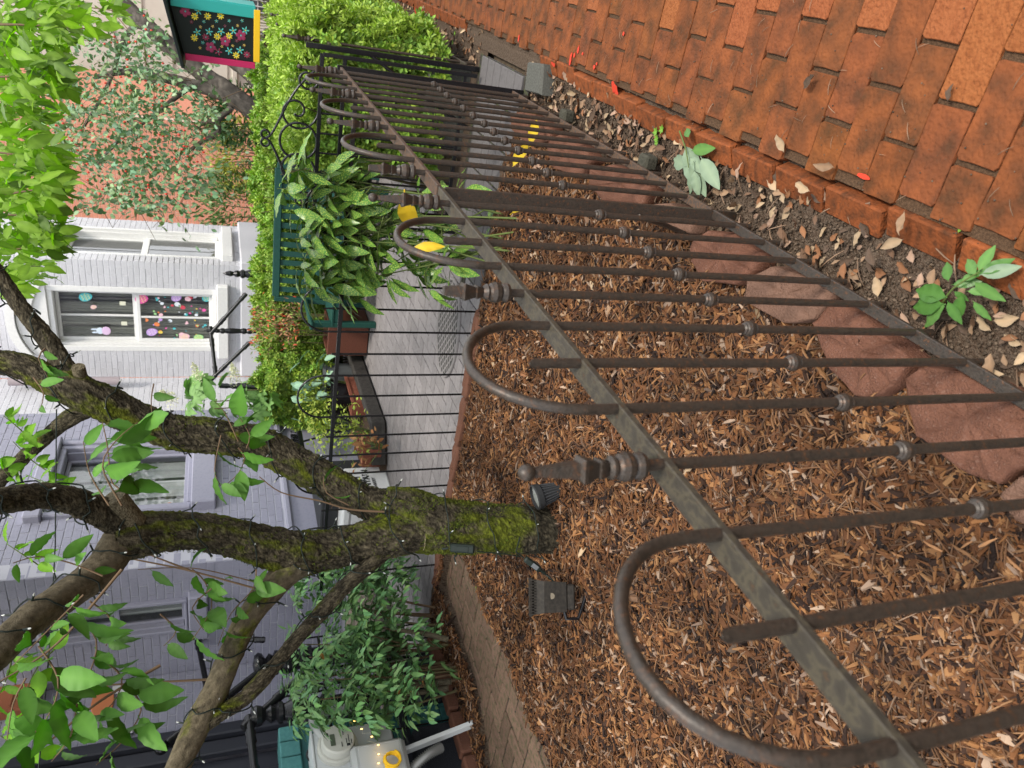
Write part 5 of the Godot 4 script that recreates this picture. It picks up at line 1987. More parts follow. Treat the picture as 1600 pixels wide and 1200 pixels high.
	for e in [["SOUTH", .085, .62], ["MOUNTAIN", .085, .44], ["CREAMERY", .042, .30]]:
		var tm := TextMesh.new()
		tm.text = e[0]
		tm.font = font
		tm.font_size = 64
		tm.pixel_size = e[1] / 64.0
		tm.depth = .002
		tm.horizontal_alignment = HORIZONTAL_ALIGNMENT_CENTER
		obj("lettering", tm, plain(lin(.02, .02, .02), .6), cb, Transform3D(Basis.IDENTITY, Vector3(0, top * e[2], .1815)))
		line += 1
	# manhole grate in the patio
	var g0 := on_y(701, 513, 0)
	var gr := thing("manhole_grate", "oval cast metal grate with a diamond lattice set in the grey patio", "grate", Vector3(g0.x, .003, g0.z), .0)
	b = Mb.new()
	var ring := []
	for k in 37:
		ring.push_back(Vector3(cos(TAU * k / 36.0) * .24, .0, sin(TAU * k / 36.0) * .34))
	b.tube(ring, .013, 6, false)
	obj("rim", b.mesh(), M.paver, gr)
	for s in [-1.0, 1.0]:
		for k in range(-6, 7):
			var pts := []
			for q in 41:
				var u := lerpf(-.6, .6, q / 40.0)
				var v := Vector2(u * .8 + k * .056, s * u)
				if pow(v.x / .235, 2) + pow(v.y / .335, 2) < 1.0:
					pts.push_back(Vector3(v.x, .0, v.y))
			if pts.size() > 2:
				var q := Mb.new()
				q.tube([pts[0], pts[pts.size() - 1]], .0075, 5)
				obj("bar", q.mesh(), M.paver, gr)
	b = Mb.new()
	var op := []
	for k in 24:
		op.push_back(Vector2(cos(TAU * k / 24.0) * .235, sin(TAU * k / 24.0) * .335))
	b.prism(op, -.002, .0035)
	obj("plate", b.mesh(), plain(lin(.035, .033, .03), .7), gr)

# ---------------------------------------------------------------- plants of the bed
func aucuba() -> void:
	var t := thing("spotted_shrub", "spotted laurel with long yellow speckled leaves behind the farther fence panel", "shrub")
	var meshes := []
	for k in 3:
		var b := Mb.new()
		b.leaf(1.0, .26 + .04 * k, .14, .30 + .25 * k, 7, .48, .08)
		meshes.push_back(b.mesh())
	var mats := []
	for k in 3:
		var f: float = [.8, 1.0, 1.15][k]
		var m := leafmat(Color.WHITE, lin(.10, .20, .03), .28)
		m.albedo_texture = ntex([lin(.55, .60, .12), lin(.45, .52, .10), lin(.06 * f, .155 * f, .03), lin(.09 * f, .21 * f, .045)], .028, [.0, .17, .26, 1.0], FastNoiseLite.TYPE_CELLULAR, 1)
		m.uv1_triplanar = true
		m.uv1_scale = Vector3.ONE * (1.3 + .2 * k)
		mats.push_back(m)
	var foot := Vector3(3.28, -.02, -.62)
	var tips := 0
	var main_tip := foot
	for e in [[452, 225, -.5], [490, 260, -.55], [520, 300, -.6], [548, 250, -.7], [470, 330, -.8], [512, 372, -.9], [545, 330, -.7], [498, 440, -1.1], [560, 400, -.95], [575, 300, -.7], [600, 250, -.6], [620, 300, -.75], [635, 420, -1.0], [668, 452, -1.05], [690, 412, -.9], [650, 375, -.85], [640, 225, -.55], [690, 262, -.7], [700, 210, -.5], [540, 455, -1.15], [430, 280, -.6], [600, 350, -.75], [720, 300, -.7], [465, 270, -.65], [500, 320, -.75], [530, 410, -1.0], [480, 380, -.9], [520, 240, -.55], [560, 350, -.85], [590, 430, -1.0], [455, 350, -.85], [540, 290, -.7], [615, 385, -.9], [480, 215, -.5], [470, 300, -.7], [495, 405, -1.0], [520, 440, -1.1], [460, 400, -1.0], [505, 280, -.6], [530, 340, -.8], [485, 350, -.85], [450, 310, -.7], [475, 445, -1.1], [555, 375, -.9]]:
		var p := on_z(e[0], e[1], e[2])
		p.x = clampf(p.x, 2.9, 3.56)
		p = EYE + (p - EYE)
		var st: Vector3 = foot + Vector3(rng.randf_range(-.15, .15), 0, rng.randf_range(-.25, .15))
		if tips % 3 == 0:
			twig(t, [st, st.lerp(p, .5) + Vector3(.02, -.05, 0), p], .006, M.green_stem)
			main_tip = p
		else:
			var near := main_tip.lerp(foot, .25)
			twig(t, [near, near.lerp(p, .5) + Vector3(0, .03, 0), p], .0045, M.green_stem)
		tips += 1
		var n := rng.randi_range(8, 12)
		for k in n:
			var a := TAU * k / n + rng.randf()
			var dir := Vector3(cos(a), rng.randf_range(-1.1, .35), sin(a)).normalized()
			obj("leaf", meshes[rng.randi() % 3], mats[rng.randi() % 3], t, aim(p + dir * .012 + Vector3(0, rng.randf_range(-.06, .01), 0), dir, Vector3.UP + rv(.3), rng.randf_range(.12, .20)))
	var ym := leafmat(lin(.66, .46, .03), lin(.5, .36, .02), .45)
	for e in [[632, 296, -.35, Vector3(.25, -.25, -1.0), .21], [797, 336, -.12, Vector3(.3, -.6, .4), .11], [640, 392, -.5, Vector3(-.5, -.7, .5), .11], [800, 263, -.16, Vector3(.2, -.3, .6), .11], [828, 230, -.14, Vector3(.2, -.1, .6), .11]]:
		var p := on_z(e[0], e[1], e[2])
		var lf := obj("leaf", meshes[2], ym, t, aim(p, e[3], -FWD + RIGHT * .25, e[4] * 1.2))
		lf.set_meta("label", "leaf turned bright yellow")

func nandina() -> void:
	var t := thing("nandina", "bushy nandina with pointed green leaflets and bare canes beside the brick path", "shrub")
	var b := Mb.new()
	b.leaf(1.0, .36, .16, .35, 5, .36)
	var lm := b.mesh()
	var list := []
	var base := Vector3(3.12, -.02, -3.52)
	for k in 20:
		var z := rng.randf_range(-.3, .35)
		var x := rng.randf_range(-.42, .42)
		var p0 := base + Vector3(x * .8 - z * .1, 0, z * .35 - .05)
		var p2 := base + Vector3(x * 1.25, rng.randf_range(.6, 1.0), z * .9 + .02)
		var w := smooth_path([Vector4(p0.x, p0.y, p0.z, .009), Vector4(lerpf(p0.x, p2.x, .4), .32, lerpf(p0.z, p2.z, .3), .007), Vector4(p2.x, p2.y, p2.z, .003)], .04)
		var c := Mb.new()
		c.tube(only_points(w), only_radii(w), 6)
		obj("cane", c.mesh(), M.stem if k % 2 else M.twig, t)
	# curved old stems nearest the meter
	for e in [[[700, 1075], [640, 1085], [570, 1095], [520, 1125]], [[705, 1065], [640, 1070], [590, 1075], [540, 1090]], [[700, 1000], [660, 990], [620, 985]]]:
		var w := []
		for q in e.size():
			var p := far(e[q][0], e[q][1], 4.75)
			w.push_back(Vector4(p.x, p.y, p.z, lerpf(.02, .008, q / 3.0)))
		w = smooth_path(w, .03)
		obj("cane", bark_mesh(w, 0.0, 3.0, .5, 12), M.bark_wood, t)
	# compound leaves
	for k in 520:
		var p := on_z(clampf(rng.randfn(565, 62), 458, 690), rng.randf_range(858, 1130), rng.randf_range(-3.75, -3.15))
		if p.y < .18 or p.y > 1.12:
			continue
		var dir := (Vector3(rng.randfn(0, .6), rng.randf_range(-.5, .5), rng.randfn(.4, .6))).normalized()
		var side := dir.cross(Vector3.UP).normalized()
		var g := rng.randf_range(.7, 1.3)
		for q in 9:
			var f := q / 8.0
			var sd := side * (1.0 if q % 2 else -1.0)
			var at := p + dir * (.12 * f) + sd * .012 + rv(.008)
			var ld := (dir * .7 + sd * (.9 if q < 8 else .0) + Vector3.DOWN * rng.randf_range(.0, .6)).normalized()
			list.push_back({"x": aim(at, ld, Vector3.UP + rv(.35), rng.randf_range(.050, .088)), "c": Color(g * rng.randf_range(.85, 1.2), g, g * rng.randf_range(.8, 1.2))})
	pieces(t, "leaf", lm, M.nandina, list, 280, "foliage")
	for e in [[640, 1085], [660, 1062], [615, 1092], [498, 1020], [585, 1095]]:
		var p := far(e[0], e[1], 4.6)
		obj("leaf", lm, plain(lin(.50, .22, .07), .6), t, aim(p, rv() + Vector3.DOWN * .4, rv(), .075))

# ---------------------------------------------------------------- electric meter
func meter() -> void:
	var zf := -3.62
	var a := on_z(487, 1142, zf)
	var c := on_z(622, 1250, zf)
	var t := thing("electric_meter", "grey electric meter box with round glass dial on the teal wall", "electric meter")
	var w := .62
	var hh := a.y - on_z(615, 1150, zf).y
	var cx := a.x - w / 2
	var cy := a.y - hh / 2
	var b := Mb.new()
	b.box(Vector3(cx, cy, zf - .13), Vector3(w, hh, .22), .008)
	b.box(Vector3(cx, a.y + .006, zf - .13), Vector3(w + .02, .014, .24), .003)
	obj("cabinet", b.mesh(), M.meter, t)
	var d := on_z(527, 1166, zf)
	b = Mb.new()
	b.x = Transform3D(Basis(Vector3.RIGHT, PI / 2), Vector3(d.x, d.y, zf - .02))
	b.lathe([Vector2(.118, 0), Vector2(.118, .03), Vector2(.108, .035), Vector2(.100, .036)], 28)
	b.lathe([Vector2(.100, .02), Vector2(.096, .085), Vector2(.088, .095), Vector2(.0, .096)], 28)
	var dial := obj("dial", b.mesh(), plain(lin(.48, .48, .43), .25), t)
	b = Mb.new()
	b.box(Vector3(d.x - .01, d.y + .035, zf + .079), Vector3(.075, .028, .006), .002)
	obj("display", b.mesh(), plain(lin(.08, .10, .07), .3), dial)
	b = Mb.new()
	for k in 5:
		b.box(Vector3(d.x + rng.randf_range(-.05, .05), d.y - .015 - .014 * k, zf + .0775), Vector3(.05 if k % 2 else .03, .004, .002))
	for s in [-1.0, 1.0]:
		b.box(Vector3(d.x + .055 * s, d.y - .052, zf + .078), Vector3(.016, .02, .004), .001)
	b.box(Vector3(d.x + .03, d.y + .062, zf + .078), Vector3(.02, .012, .004), .001)
	obj("printing", b.mesh(), M.dark, dial)
	var e0 := on_z(563, 1182, zf + .02)
	b = Mb.new()
	b.box(Vector3(e0.x - .12, e0.y - .10, zf + .03), Vector3(.34, .32, .10), .025)
	obj("cover", b.mesh(), M.grey_plastic, t)
	b = Mb.new()
	b.box(Vector3(e0.x - .12, e0.y - .10, zf + .082), Vector3(.27, .25, .006), .006)
	obj("cover_panel", b.mesh(), M.meter, t)
	b = Mb.new()
	for k in 7:
		b.box(Vector3(e0.x + .035 - .003 * k, e0.y - .275 - .0 * k, zf + .02 + .008 * k), Vector3(.05, .01, .003))
	obj("vent", b.mesh(), M.dark, t)
	# conduit arching behind
	b = Mb.new()
	var p0 := on_z(535, 1135, zf - .1)
	var p1 := on_z(500, 1140, zf - .1)
	b.tube(only_points(smooth_path([Vector4(p0.x + .1, .55, zf - .12, 0), Vector4(p0.x + .13, .75, zf - .10, 0), Vector4(p0.x + .04, a.y - .02, zf - .04, 0), Vector4(d.x + .05, d.y + .06, zf - .0, 0)], .02)), .028, 14)
	obj("conduit", b.mesh(), M.grey_plastic, t)
	# strut
	var s0 := on_y(740, 1133, 0.0)
	b = Mb.new()
	b.box(Vector3(s0.x, cy - hh / 2 - .12, s0.z), Vector3(.045, .0, .045))
	var stop := Vector3(s0.x - .02, cy - hh / 2 + .02, zf - .02)
	var sb := Mb.new()
	sb.x = aim((s0 + stop) / 2, stop - s0, Vector3.BACK)
	sb.box(Vector3.ZERO, Vector3(s0.distance_to(stop), .045, .012), .002)
	sb.box(Vector3(0, .018, .012), Vector3(s0.distance_to(stop), .009, .02), .002)
	sb.box(Vector3(0, -.018, .012), Vector3(s0.distance_to(stop), .009, .02), .002)
	obj("strut", sb.mesh(), M.meter, t)
	# corrugated hose
	var hp := []
	var hr := []
	var h0 := on_z(640, 1205, zf)
	var h1 := on_z(690, 1168, zf + .08)
	for k in 181:
		var u := k / 180.0
		hp.push_back(h0.lerp(h1, u) + Vector3(0, -.0, .03 * sin(u * PI)))
		hr.push_back(.027 + .005 * sin(k * PI / 5.0))
	b = Mb.new()
	b.tube(hp, hr, 12)
	obj("hose", b.mesh(), plain(lin(.22, .22, .21), .35, .4), t)
	# rough dark rubble footing
	b = Mb.new()
	b.box(Vector3(1.9, .14, -3.82), Vector3(1.6, .36, .2), .03)
	tag(obj("wall_footing", b.mesh(), surf([lin(.008, .008, .01), lin(.03, .032, .04), lin(.10, .11, .13)], .08, .25, .5, 1.2, .12)), "rough black tarred footing at the base of the teal wall under the meter", "footing")
	# warm fairy lights and the yellow cord on the meter
	var fl := thing("fairy_lights", "warm white fairy lights on thin wire draped over the meter box", "string lights")
	b = Mb.new()
	var path := []
	for k in 24:
		var u := k / 23.0
		var p := Vector3(lerpf(a.x - .05, e0.x - .25, u), d.y - .13 + .03 * sin(k * 1.7) - .14 * u, zf + .105 + .012 * sin(k * 2.3))
		path.push_back(p)
	b.tube(path, .001, 4, false)
	obj("wire", b.mesh(), plain(lin(.6, .55, .4), .4), fl)
	var glow := plain(lin(.9, .8, .5), .3)
	glow.emission_enabled = true
	glow.emission = Color(1.0, .78, .38)
	glow.emission_energy_multiplier = 1.6
	for k in range(1, 24, 3):
		b = Mb.new()
		b.ball(Vector3.ZERO, Vector3(.004, .007, .004), 5, 8)
		obj("bulb", b.mesh(), glow, fl, Transform3D(Basis.IDENTITY, path[k] + Vector3(0, .006, .004)))
	var lamp := OmniLight3D.new()
	lamp.name = "fairy_light_glow"
	lamp.light_energy = .0006
	lamp.light_color = Color(1.0, .8, .45)
	lamp.light_size = .02
	lamp.omni_range = 6.0
	lamp.shadow_enabled = true
	fl.add_child(lamp)
	lamp.position = path[13] + Vector3(0, 0, .05)
	b = Mb.new()
	var y0 := on_z(612, 1192, zf + .1)
	var coil := []
	for k in 60:
		var an := TAU * k / 12.0
		coil.push_back(y0 + Vector3(.045 * cos(an) + .006 * sin(k), .045 * sin(an) + .004 * cos(k * 1.3), .012 + .0006 * k))
	b.tube(coil, .006, 6)
	tag(obj("cord_coil", b.mesh(), plain(lin(.80, .48, .02), .5)), "coiled bright yellow cord hung on the grey meter cover", "cord")

# ---------------------------------------------------------------- stoops and railings
func newel(called: String, foot: Vector3, top: float, r: float, parent: Node3D, pointed: bool) -> void:
	var b := Mb.new()
	var h := top - foot.y
	var pr := [Vector2(r * 1.5, 0), Vector2(r * 1.5, h * .1), Vector2(r, h * .13), Vector2(r, h * .52), Vector2(r * 1.3, h * .53), Vector2(r * 1.3, h * .555), Vector2(r * .9, h * .57), Vector2(r * 1.3, h * .59), Vector2(r * 1.3, h * .61), Vector2(r * .95, h * .63), Vector2(r * 1.15, h * .68), Vector2(r * 1.3, h * .74), Vector2(r * .9, h * .79), Vector2(r * 1.2, h * .80), Vector2(r * 1.2, h * .825), Vector2(r * .75, h * .84), Vector2(r * 1.0, h * .87), Vector2(r * .55, h * .9)]
	if pointed:
		pr += [Vector2(r * .8, h * .93), Vector2(r * .5, h * .97), Vector2(0.0, h)]
	else:
		pr += [Vector2(r * 1.05, h * .925), Vector2(r * 1.2, h * .955), Vector2(r * .95, h * .985), Vector2(0.0, h)]
	b.lathe(pr, 16)
	obj(called, b.mesh(), M.black_iron, parent, Transform3D(Basis.IDENTITY, foot))

func pipe(called: String, a: Vector3, c: Vector3, r: float, parent: Node3D) -> void:
	var b := Mb.new()
	b.tube([a, c], r, 12)
	var ax := (c - a).normalized()
	for u in [.0, .30, 1.0]:
		var p := a.lerp(c, u)
		b.tube([p - ax * .05, p - ax * .035, p, p + ax * .035, p + ax * .05], [r * 1.0, r * 1.35, r * 1.2, r * 1.35, r * 1.0], 12)
	obj(called, b.mesh(), M.black_iron, parent)

func stoops() -> void:
	var t := thing("stoop", "black iron stoop with tube handrails and turned posts before the slate house door", "stoop")
	var zf := -3.98
	var zb := -4.95
	var e0 := on_z(389, 1130, zf)
	var e1 := on_z(500, 1032, zf)
	pipe("handrail", e0, e1 + (e1 - e0) * .35, .026, t)
	pipe("handrail", e0, on_z(398, 1210, zf), .026, t)
	newel("newel_post", Vector3(e0.x + .04, e0.y - 1.05, zf), e0.y + .0, .058, t, false)
	var g0 := on_z(270, 1155, zb)
	var g1 := on_z(410, 1046, zb)
	pipe("handrail", g0, g1, .030, t)
	var b := Mb.new()
	b.ball(g0 + (g0 - g1).normalized() * .10, Vector3(.05, .05, .05), 10, 14)
	obj("rail_ball", b.mesh(), M.black_iron, t)
	newel("newel_post", Vector3(g1.x + .05, g1.y - .95, zb), g1.y + .08, .085, t, false)
	pipe("handrail", on_z(305, 985, -5.3), on_z(322, 1068, -5.3), .024, t)
	pipe("handrail", on_z(318, 946, -5.1), on_z(420, 862, -5.1), .022, t)
	pipe("handrail", on_z(360, 1000, -5.0), on_z(405, 1000, -5.0), .022, t)
	# landing and treads
	var ly := e0.y - .92
	b = Mb.new()
	b.box(Vector3(e0.x - .75, ly - .03, -4.75), Vector3(1.7, .06, 1.75), .006)
	obj("landing", b.mesh(), M.black_paint, t)
	var slope := (e0.y - e1.y) / maxf(.2, e1.x - e0.x)
	var n := int(ly / .17)
	for k in n:
		b = Mb.new()
		b.box(Vector3(e0.x + .12 + .17 / slope * (k + .5), ly - .17 * (k + 1), (zf + zb) / 2), Vector3(.17 / slope + .04, .035, zf - zb - .04), .005)
		obj("tread", b.mesh(), M.black_paint, t)
	for z in [zf + .01, zb - .01]:
		b = Mb.new()
		b.x = aim(Vector3(e0.x + .1, ly - .05, z).lerp(Vector3(e0.x + .1 + ly / slope, .0, z), .5), Vector3(1, -slope, 0), Vector3.UP)
		b.box(Vector3(0, -.03, 0), Vector3(ly * sqrt(1 + 1 / (slope * slope)), .16, .03), .004)
		obj("stringer", b.mesh(), M.black_paint, t)
	b = Mb.new()
	for k in 8:
		b.box(Vector3(e0.x - .75, ly - .12 - .12 * k, -3.93), Vector3(1.6, .095, .03), .006)
	obj("skirt_board", b.mesh(), M.black_paint, t)
	# little balustrade bars
	for k in 7:
		var p := e0.lerp(e1, .1 + .14 * k)
		b = Mb.new()
		b.tube([p, Vector3(p.x, maxf(p.y - .9, .02), p.z)], .008, 6)
		obj("baluster", b.mesh(), M.black_iron, t)
	# low hoop fence before the stoop
	var f := thing("hoop_fence", "low black wire hoop fence in front of the stoop, behind the nandina", "fence")
	b = Mb.new()
	b.box(Vector3(3.15, .795, -3.82), Vector3(.9, .02, .012), .002)
	obj("rail", b.mesh(), M.black_iron, f)
	for k in 7:
		b = Mb.new()
		b.tube([Vector3(3.6 - .14 * k, -.02, -3.82), Vector3(3.6 - .14 * k, .86, -3.82)], .006, 8)
		obj("picket", b.mesh(), M.black_iron, f)
		if k % 2 == 0:
			b = Mb.new()
			var hp := []
			for q in 13:
				var an := PI * q / 12.0
				hp.push_back(Vector3(3.6 - .14 * k - .07 + .07 * cos(an), .86 + .1 * sin(an), -3.82))
			b.tube(hp, .006, 8)
			obj("hoop", b.mesh(), M.black_iron, f)
	# railing of the lavender house
	var r := thing("stair_railing", "black tube stair railing with pointed newel posts in front of the lavender bay", "railing")
	var d := 8.35
	pipe("handrail", far(333, 517, d), far(380, 464, d), .02, r)
	pipe("handrail", far(333, 590, d), far(385, 540, d), .02, r)
	pipe("handrail", far(329, 517, d), far(336, 578, d), .02, r)
	var q := far(333, 517, d)
	newel("newel_post", q - Vector3(0, .95, 0), q.y + .10, .026, r, true)
	q = far(372, 428, d)
	newel("newel_post", q - Vector3(0, .95, 0), q.y + .16, .04, r, true)
	q = far(352, 603, d - .3)
	newel("newel_post", q - Vector3(0, .95, 0), q.y + .05, .026, r, true)
	pipe("handrail", far(350, 603, d - .3), far(410, 606, d - .3), .022, r)

# ---------------------------------------------------------------- lamps lying in the mulch
func garden_lights() -> void:
	var p := far(884, 762, 3.31)
	var tip := far(838, 777, 3.27)
	var t := thing("garden_spotlight", "ribbed black garden spotlight lying beside the trunk foot", "spotlight", p)
	t.scale = Vector3.ONE * 1.25
	var dir := (tip - p).normalized()
	var tr := aim(Vector3.ZERO, dir, FWD)
	tr.basis = Basis(tr.basis.z, tr.basis.x, tr.basis.y)
	var b := Mb.new()
	b.lathe([Vector2(0, -.012), Vector2(.014, -.010), Vector2(.014, .008), Vector2(.021, .014), Vector2(.026, .022), Vector2(.037, .095), Vector2(.044, .098), Vector2(.046, .118), Vector2(.041, .122), Vector2(.040, .112)], 22)
	obj("housing", b.mesh(), plain(lin(.022, .023, .024), .5), t, tr)
	for k in 22:
		var a := TAU * k / 22.0
		b = Mb.new()
		b.x = Transform3D(Basis(Vector3.UP, -a), Vector3.ZERO)
		b.tube([Vector3(.025, .022, 0), Vector3(.038, .094, 0)], .0024, 4)
		obj("rib", b.mesh(), plain(lin(.045, .047, .05), .5), t, tr)
	b = Mb.new()
	b.lathe([Vector2(.041, .112), Vector2(.02, .117), Vector2(.0, .118)], 20)
	obj("lens", b.mesh(), plain(lin(.20, .21, .20), .08), t, tr)
	b = Mb.new()
	b.tube([Vector3.ZERO, -dir * .03 + Vector3(0, -.02, 0), -dir * .05 + Vector3(0, -.09, 0)], [.012, .009, .004], 8)
	obj("stake", b.mesh(), plain(lin(.03, .032, .033), .5), t)

	var c := far(861, 933, 3.06)
	var f := thing("floodlight", "dusty dark brown box floodlight on a bracket pointing up at the tree", "floodlight", c, 0.0)
	var shell := surf([lin(.011, .0095, .008), lin(.020, .0175, .015), lin(.04, .034, .027)], .03, .3, .6)
	var up := (far(820, 935, 3.06) - c).normalized()
	var bas := Basis(RIGHT, up, RIGHT.cross(up)).orthonormalized()
	var tb := Transform3D(bas * Basis(Vector3.UP, .25), Vector3.ZERO)
	b = Mb.new()
	var lo := [Vector3(-.058, -.06, -.035), Vector3(.058, -.06, -.035), Vector3(.058, -.06, .03), Vector3(-.058, -.06, .03)]
	var mid := [Vector3(-.062, .03, -.04), Vector3(.062, .03, -.04), Vector3(.062, .03, .042), Vector3(-.062, .03, .042)]
	var hi := [Vector3(-.070, .075, -.045), Vector3(.070, .075, -.045), Vector3(.070, .075, .022), Vector3(-.070, .075, .022)]
	for pair in [[lo, mid], [mid, hi]]:
		for k in 4:
			var k2 := (k + 1) % 4
			b.quad(pair[0][k2], pair[0][k], pair[1][k], pair[1][k2])
	b.quad(lo[0], lo[1], lo[2], lo[3])
	b.box(Vector3(0, -.078, 0), Vector3(.10, .034, .055), .006)
	obj("housing", b.mesh(), shell, f, tb)
	b = Mb.new()
	b.box(Vector3(0, .083, -.008), Vector3(.152, .016, .085), .004)
	obj("lens_frame", b.mesh(), shell, f, tb)
	for k in 13:
		b = Mb.new()
		b.box(Vector3(-.066 + .011 * k, .079, .037), Vector3(.005, .02, .010), .001)
		obj("fin", b.mesh(), shell, f, tb)
	b = Mb.new()
	b.x = Transform3D(Basis(Vector3.RIGHT, PI / 2), Vector3(.004, .0, .0365))
	b.lathe([Vector2(.013, 0), Vector2(.012, .002), Vector2(0, .0022)], 18)
	obj("badge", b.mesh(), plain(lin(.13, .11, .08), .5), f, tb)
	b = Mb.new()
	b.tube([Vector3(-.05, -.05, 0), Vector3(-.085, -.06, 0), Vector3(-.085, -.11, -.02), Vector3(.02, -.15, -.03)], .008, 6)
	obj("bracket", b.mesh(), M.black_iron, f, tb)
	# plug and lead
	var pl := thing("outdoor_plug", "black weatherproof plug with a pale label, between trunk foot and floodlight", "plug", far(832, 882, 3.12))
	b = Mb.new()
	var pd := far(850, 896, 3.14) - far(818, 872, 3.12)
	b.x = aim(Vector3.ZERO, pd, -FWD)
	b.box(Vector3(0, 0, 0), Vector3(.085, .024, .026), .006)
	b.box(Vector3(.055, 0, 0), Vector3(.03, .014, .014), .004)
	obj("body", b.mesh(), M.cable, pl)
	b = Mb.new()
	b.x = aim(Vector3.ZERO, pd, -FWD)
	b.box(Vector3(.01, .0135, .0), Vector3(.03, .002, .018))
	obj("label_plate", b.mesh(), plain(lin(.12, .13, .14), .4), pl)
	b = Mb.new()
	var o := far(832, 882, 3.12)
	b.tube([far(850, 896, 3.14) - o, far(862, 906, 3.13) - o, far(870, 915, 3.08) - o], .004, 6)
	b.tube([far(818, 872, 3.12) - o, far(806, 862, 3.1) - o, far(812, 840, 3.05) - o], .003, 6)
	obj("lead", b.mesh(), M.cable, pl)

# ---------------------------------------------------------------- the painted box on a post
func library_box() -> void:
	var tx := 7.0
	var tr := on_x(262, -6, tx)
	var tl := on_x(290, 100, tx)
	var bl := on_x(398, 106, tx)
	var br := on_x(400, 13, tx)
	var t := thing("library_box", "painted little library box, black with bright flowers, on a maroon post in the hedge", "library box")
	var black := plain(lin(.008, .012, .012), .45)
	var teal := plain(lin(.03, .32, .30), .45)
	var pink := plain(lin(.45, .02, .10), .45)
	var gold := plain(lin(.75, .45, .02), .45)
	var y0 := (bl.y + br.y) / 2
	var z0 := bl.z
	var z1 := br.z
	var yl := tl.y
	var yr := tr.y
	var depth := .42
	var b := Mb.new()
	b.x = Transform3D(Basis(Vector3.BACK, Vector3.UP, Vector3.LEFT), Vector3(tx, 0, 0))  # x runs along z, z towards the camera
	var fr := [Vector3(z0, y0, 0), Vector3(z1, y0, 0), Vector3(z1, yr, 0), Vector3(z0, yl, 0)]
	var bk := []
	for q in fr:
		bk.push_back(q + Vector3(0, 0, -depth))
	b.quad(fr[0], fr[1], fr[2], fr[3])
	for k in 4:
		b.quad(fr[(k + 1) % 4], fr[k], bk[k], bk[(k + 1) % 4])
	b.quad(bk[3], bk[2], bk[1], bk[0])
	obj("panel", b.mesh(), black, t)
	b = Mb.new()
	b.box(Vector3(tx - .006, (yl + y0) / 2, z0 + .018), Vector3(.028, yl - y0, .05), .003)
	obj("trim", b.mesh(), pink, t)
	b = Mb.new()
	b.box(Vector3(tx - .008, y0 - .012, (z0 + z1) / 2 + .02), Vector3(.03, .05, z1 - z0 - .06), .003)
	obj("trim", b.mesh(), gold, t)
	b = Mb.new()
	b.box(Vector3(tx - .006, (yr + y0) / 2 - .01, z1 - .035), Vector3(.028, yr - y0 - .02, .085), .003)
	b.box(Vector3(tx + depth / 2, (yr + y0) / 2 - .01, z1 + .008), Vector3(depth, yr - y0 - .02, .016), .003)
	obj("trim", b.mesh(), teal, t)
	b = Mb.new()
	var rl := Vector3(tx + depth / 2 - .04, yl - .005, z0 - .05)
	var rr := Vector3(tx + depth / 2 - .04, yr + .02, z1 + .07)
	b.x = aim((rl + rr) / 2, rr - rl, Vector3.UP)
	b.box(Vector3(0, .02, 0), Vector3(rl.distance_to(rr), .028, depth + .2), .004)
	obj("roof", b.mesh(), black, t)
	b = Mb.new()
	b.box(Vector3(tx + depth / 2, y0 / 2 - .05, (z0 + z1) / 2), Vector3(.13, y0 - .06, .13), .006)
	obj("post", b.mesh(), plain(lin(.10, .01, .025), .5), t)
	# painted flowers
	var inks := [lin(.26, .03, .085), lin(.75, .58, .06), lin(.10, .48, .46), lin(.80, .52, .12), lin(.28, .04, .08)]
	var w := z1 - z0 - .16
	var h := minf(yl, yr) - y0 - .08
	for k in 38:
		var u := fmod(k * .6180 + .07, 1.0)
		var v := (k + .5) / 44.0
		var p := Vector3(z0 + .075 + u * w, y0 + .06 + v * (h + (yr - yl) * u * .85), .003)
		var big := k % 11 == 4
		var kind := k % 4
		var r = .042 if big else [.030, .032, .013, .015][kind]
		var n = 5 if big or kind > 1 else [8, 5, 5, 5][kind]
		var f := Mb.new()
		for q in n:
			var a = TAU * q / n + k
			f.x = Transform3D(Basis(Vector3.BACK, a), Vector3.ZERO)
			f.ball(Vector3(r * .58, 0, 0), Vector3(r * (.48 if big else .42), r * (.42 if big else .17), .0012), 4, 8)
		var g := Mb.new()
		g.ball(Vector3.ZERO, Vector3(r * .17, r * .17, .0025), 4, 8)
		var ink: Color = inks[0] if big else [inks[1], inks[2], inks[3], inks[2]][kind] if k % 7 else inks[4]
		var m := joined_mesh(f.mesh(), plain(ink, .5), g.mesh(), plain(inks[2] if ink != inks[2] else inks[1], .5))
		obj("painted_flower", m, null, t, Transform3D(Basis(Vector3.BACK, Vector3.UP, Vector3.LEFT), Vector3(tx - p.z, p.y, p.x)))

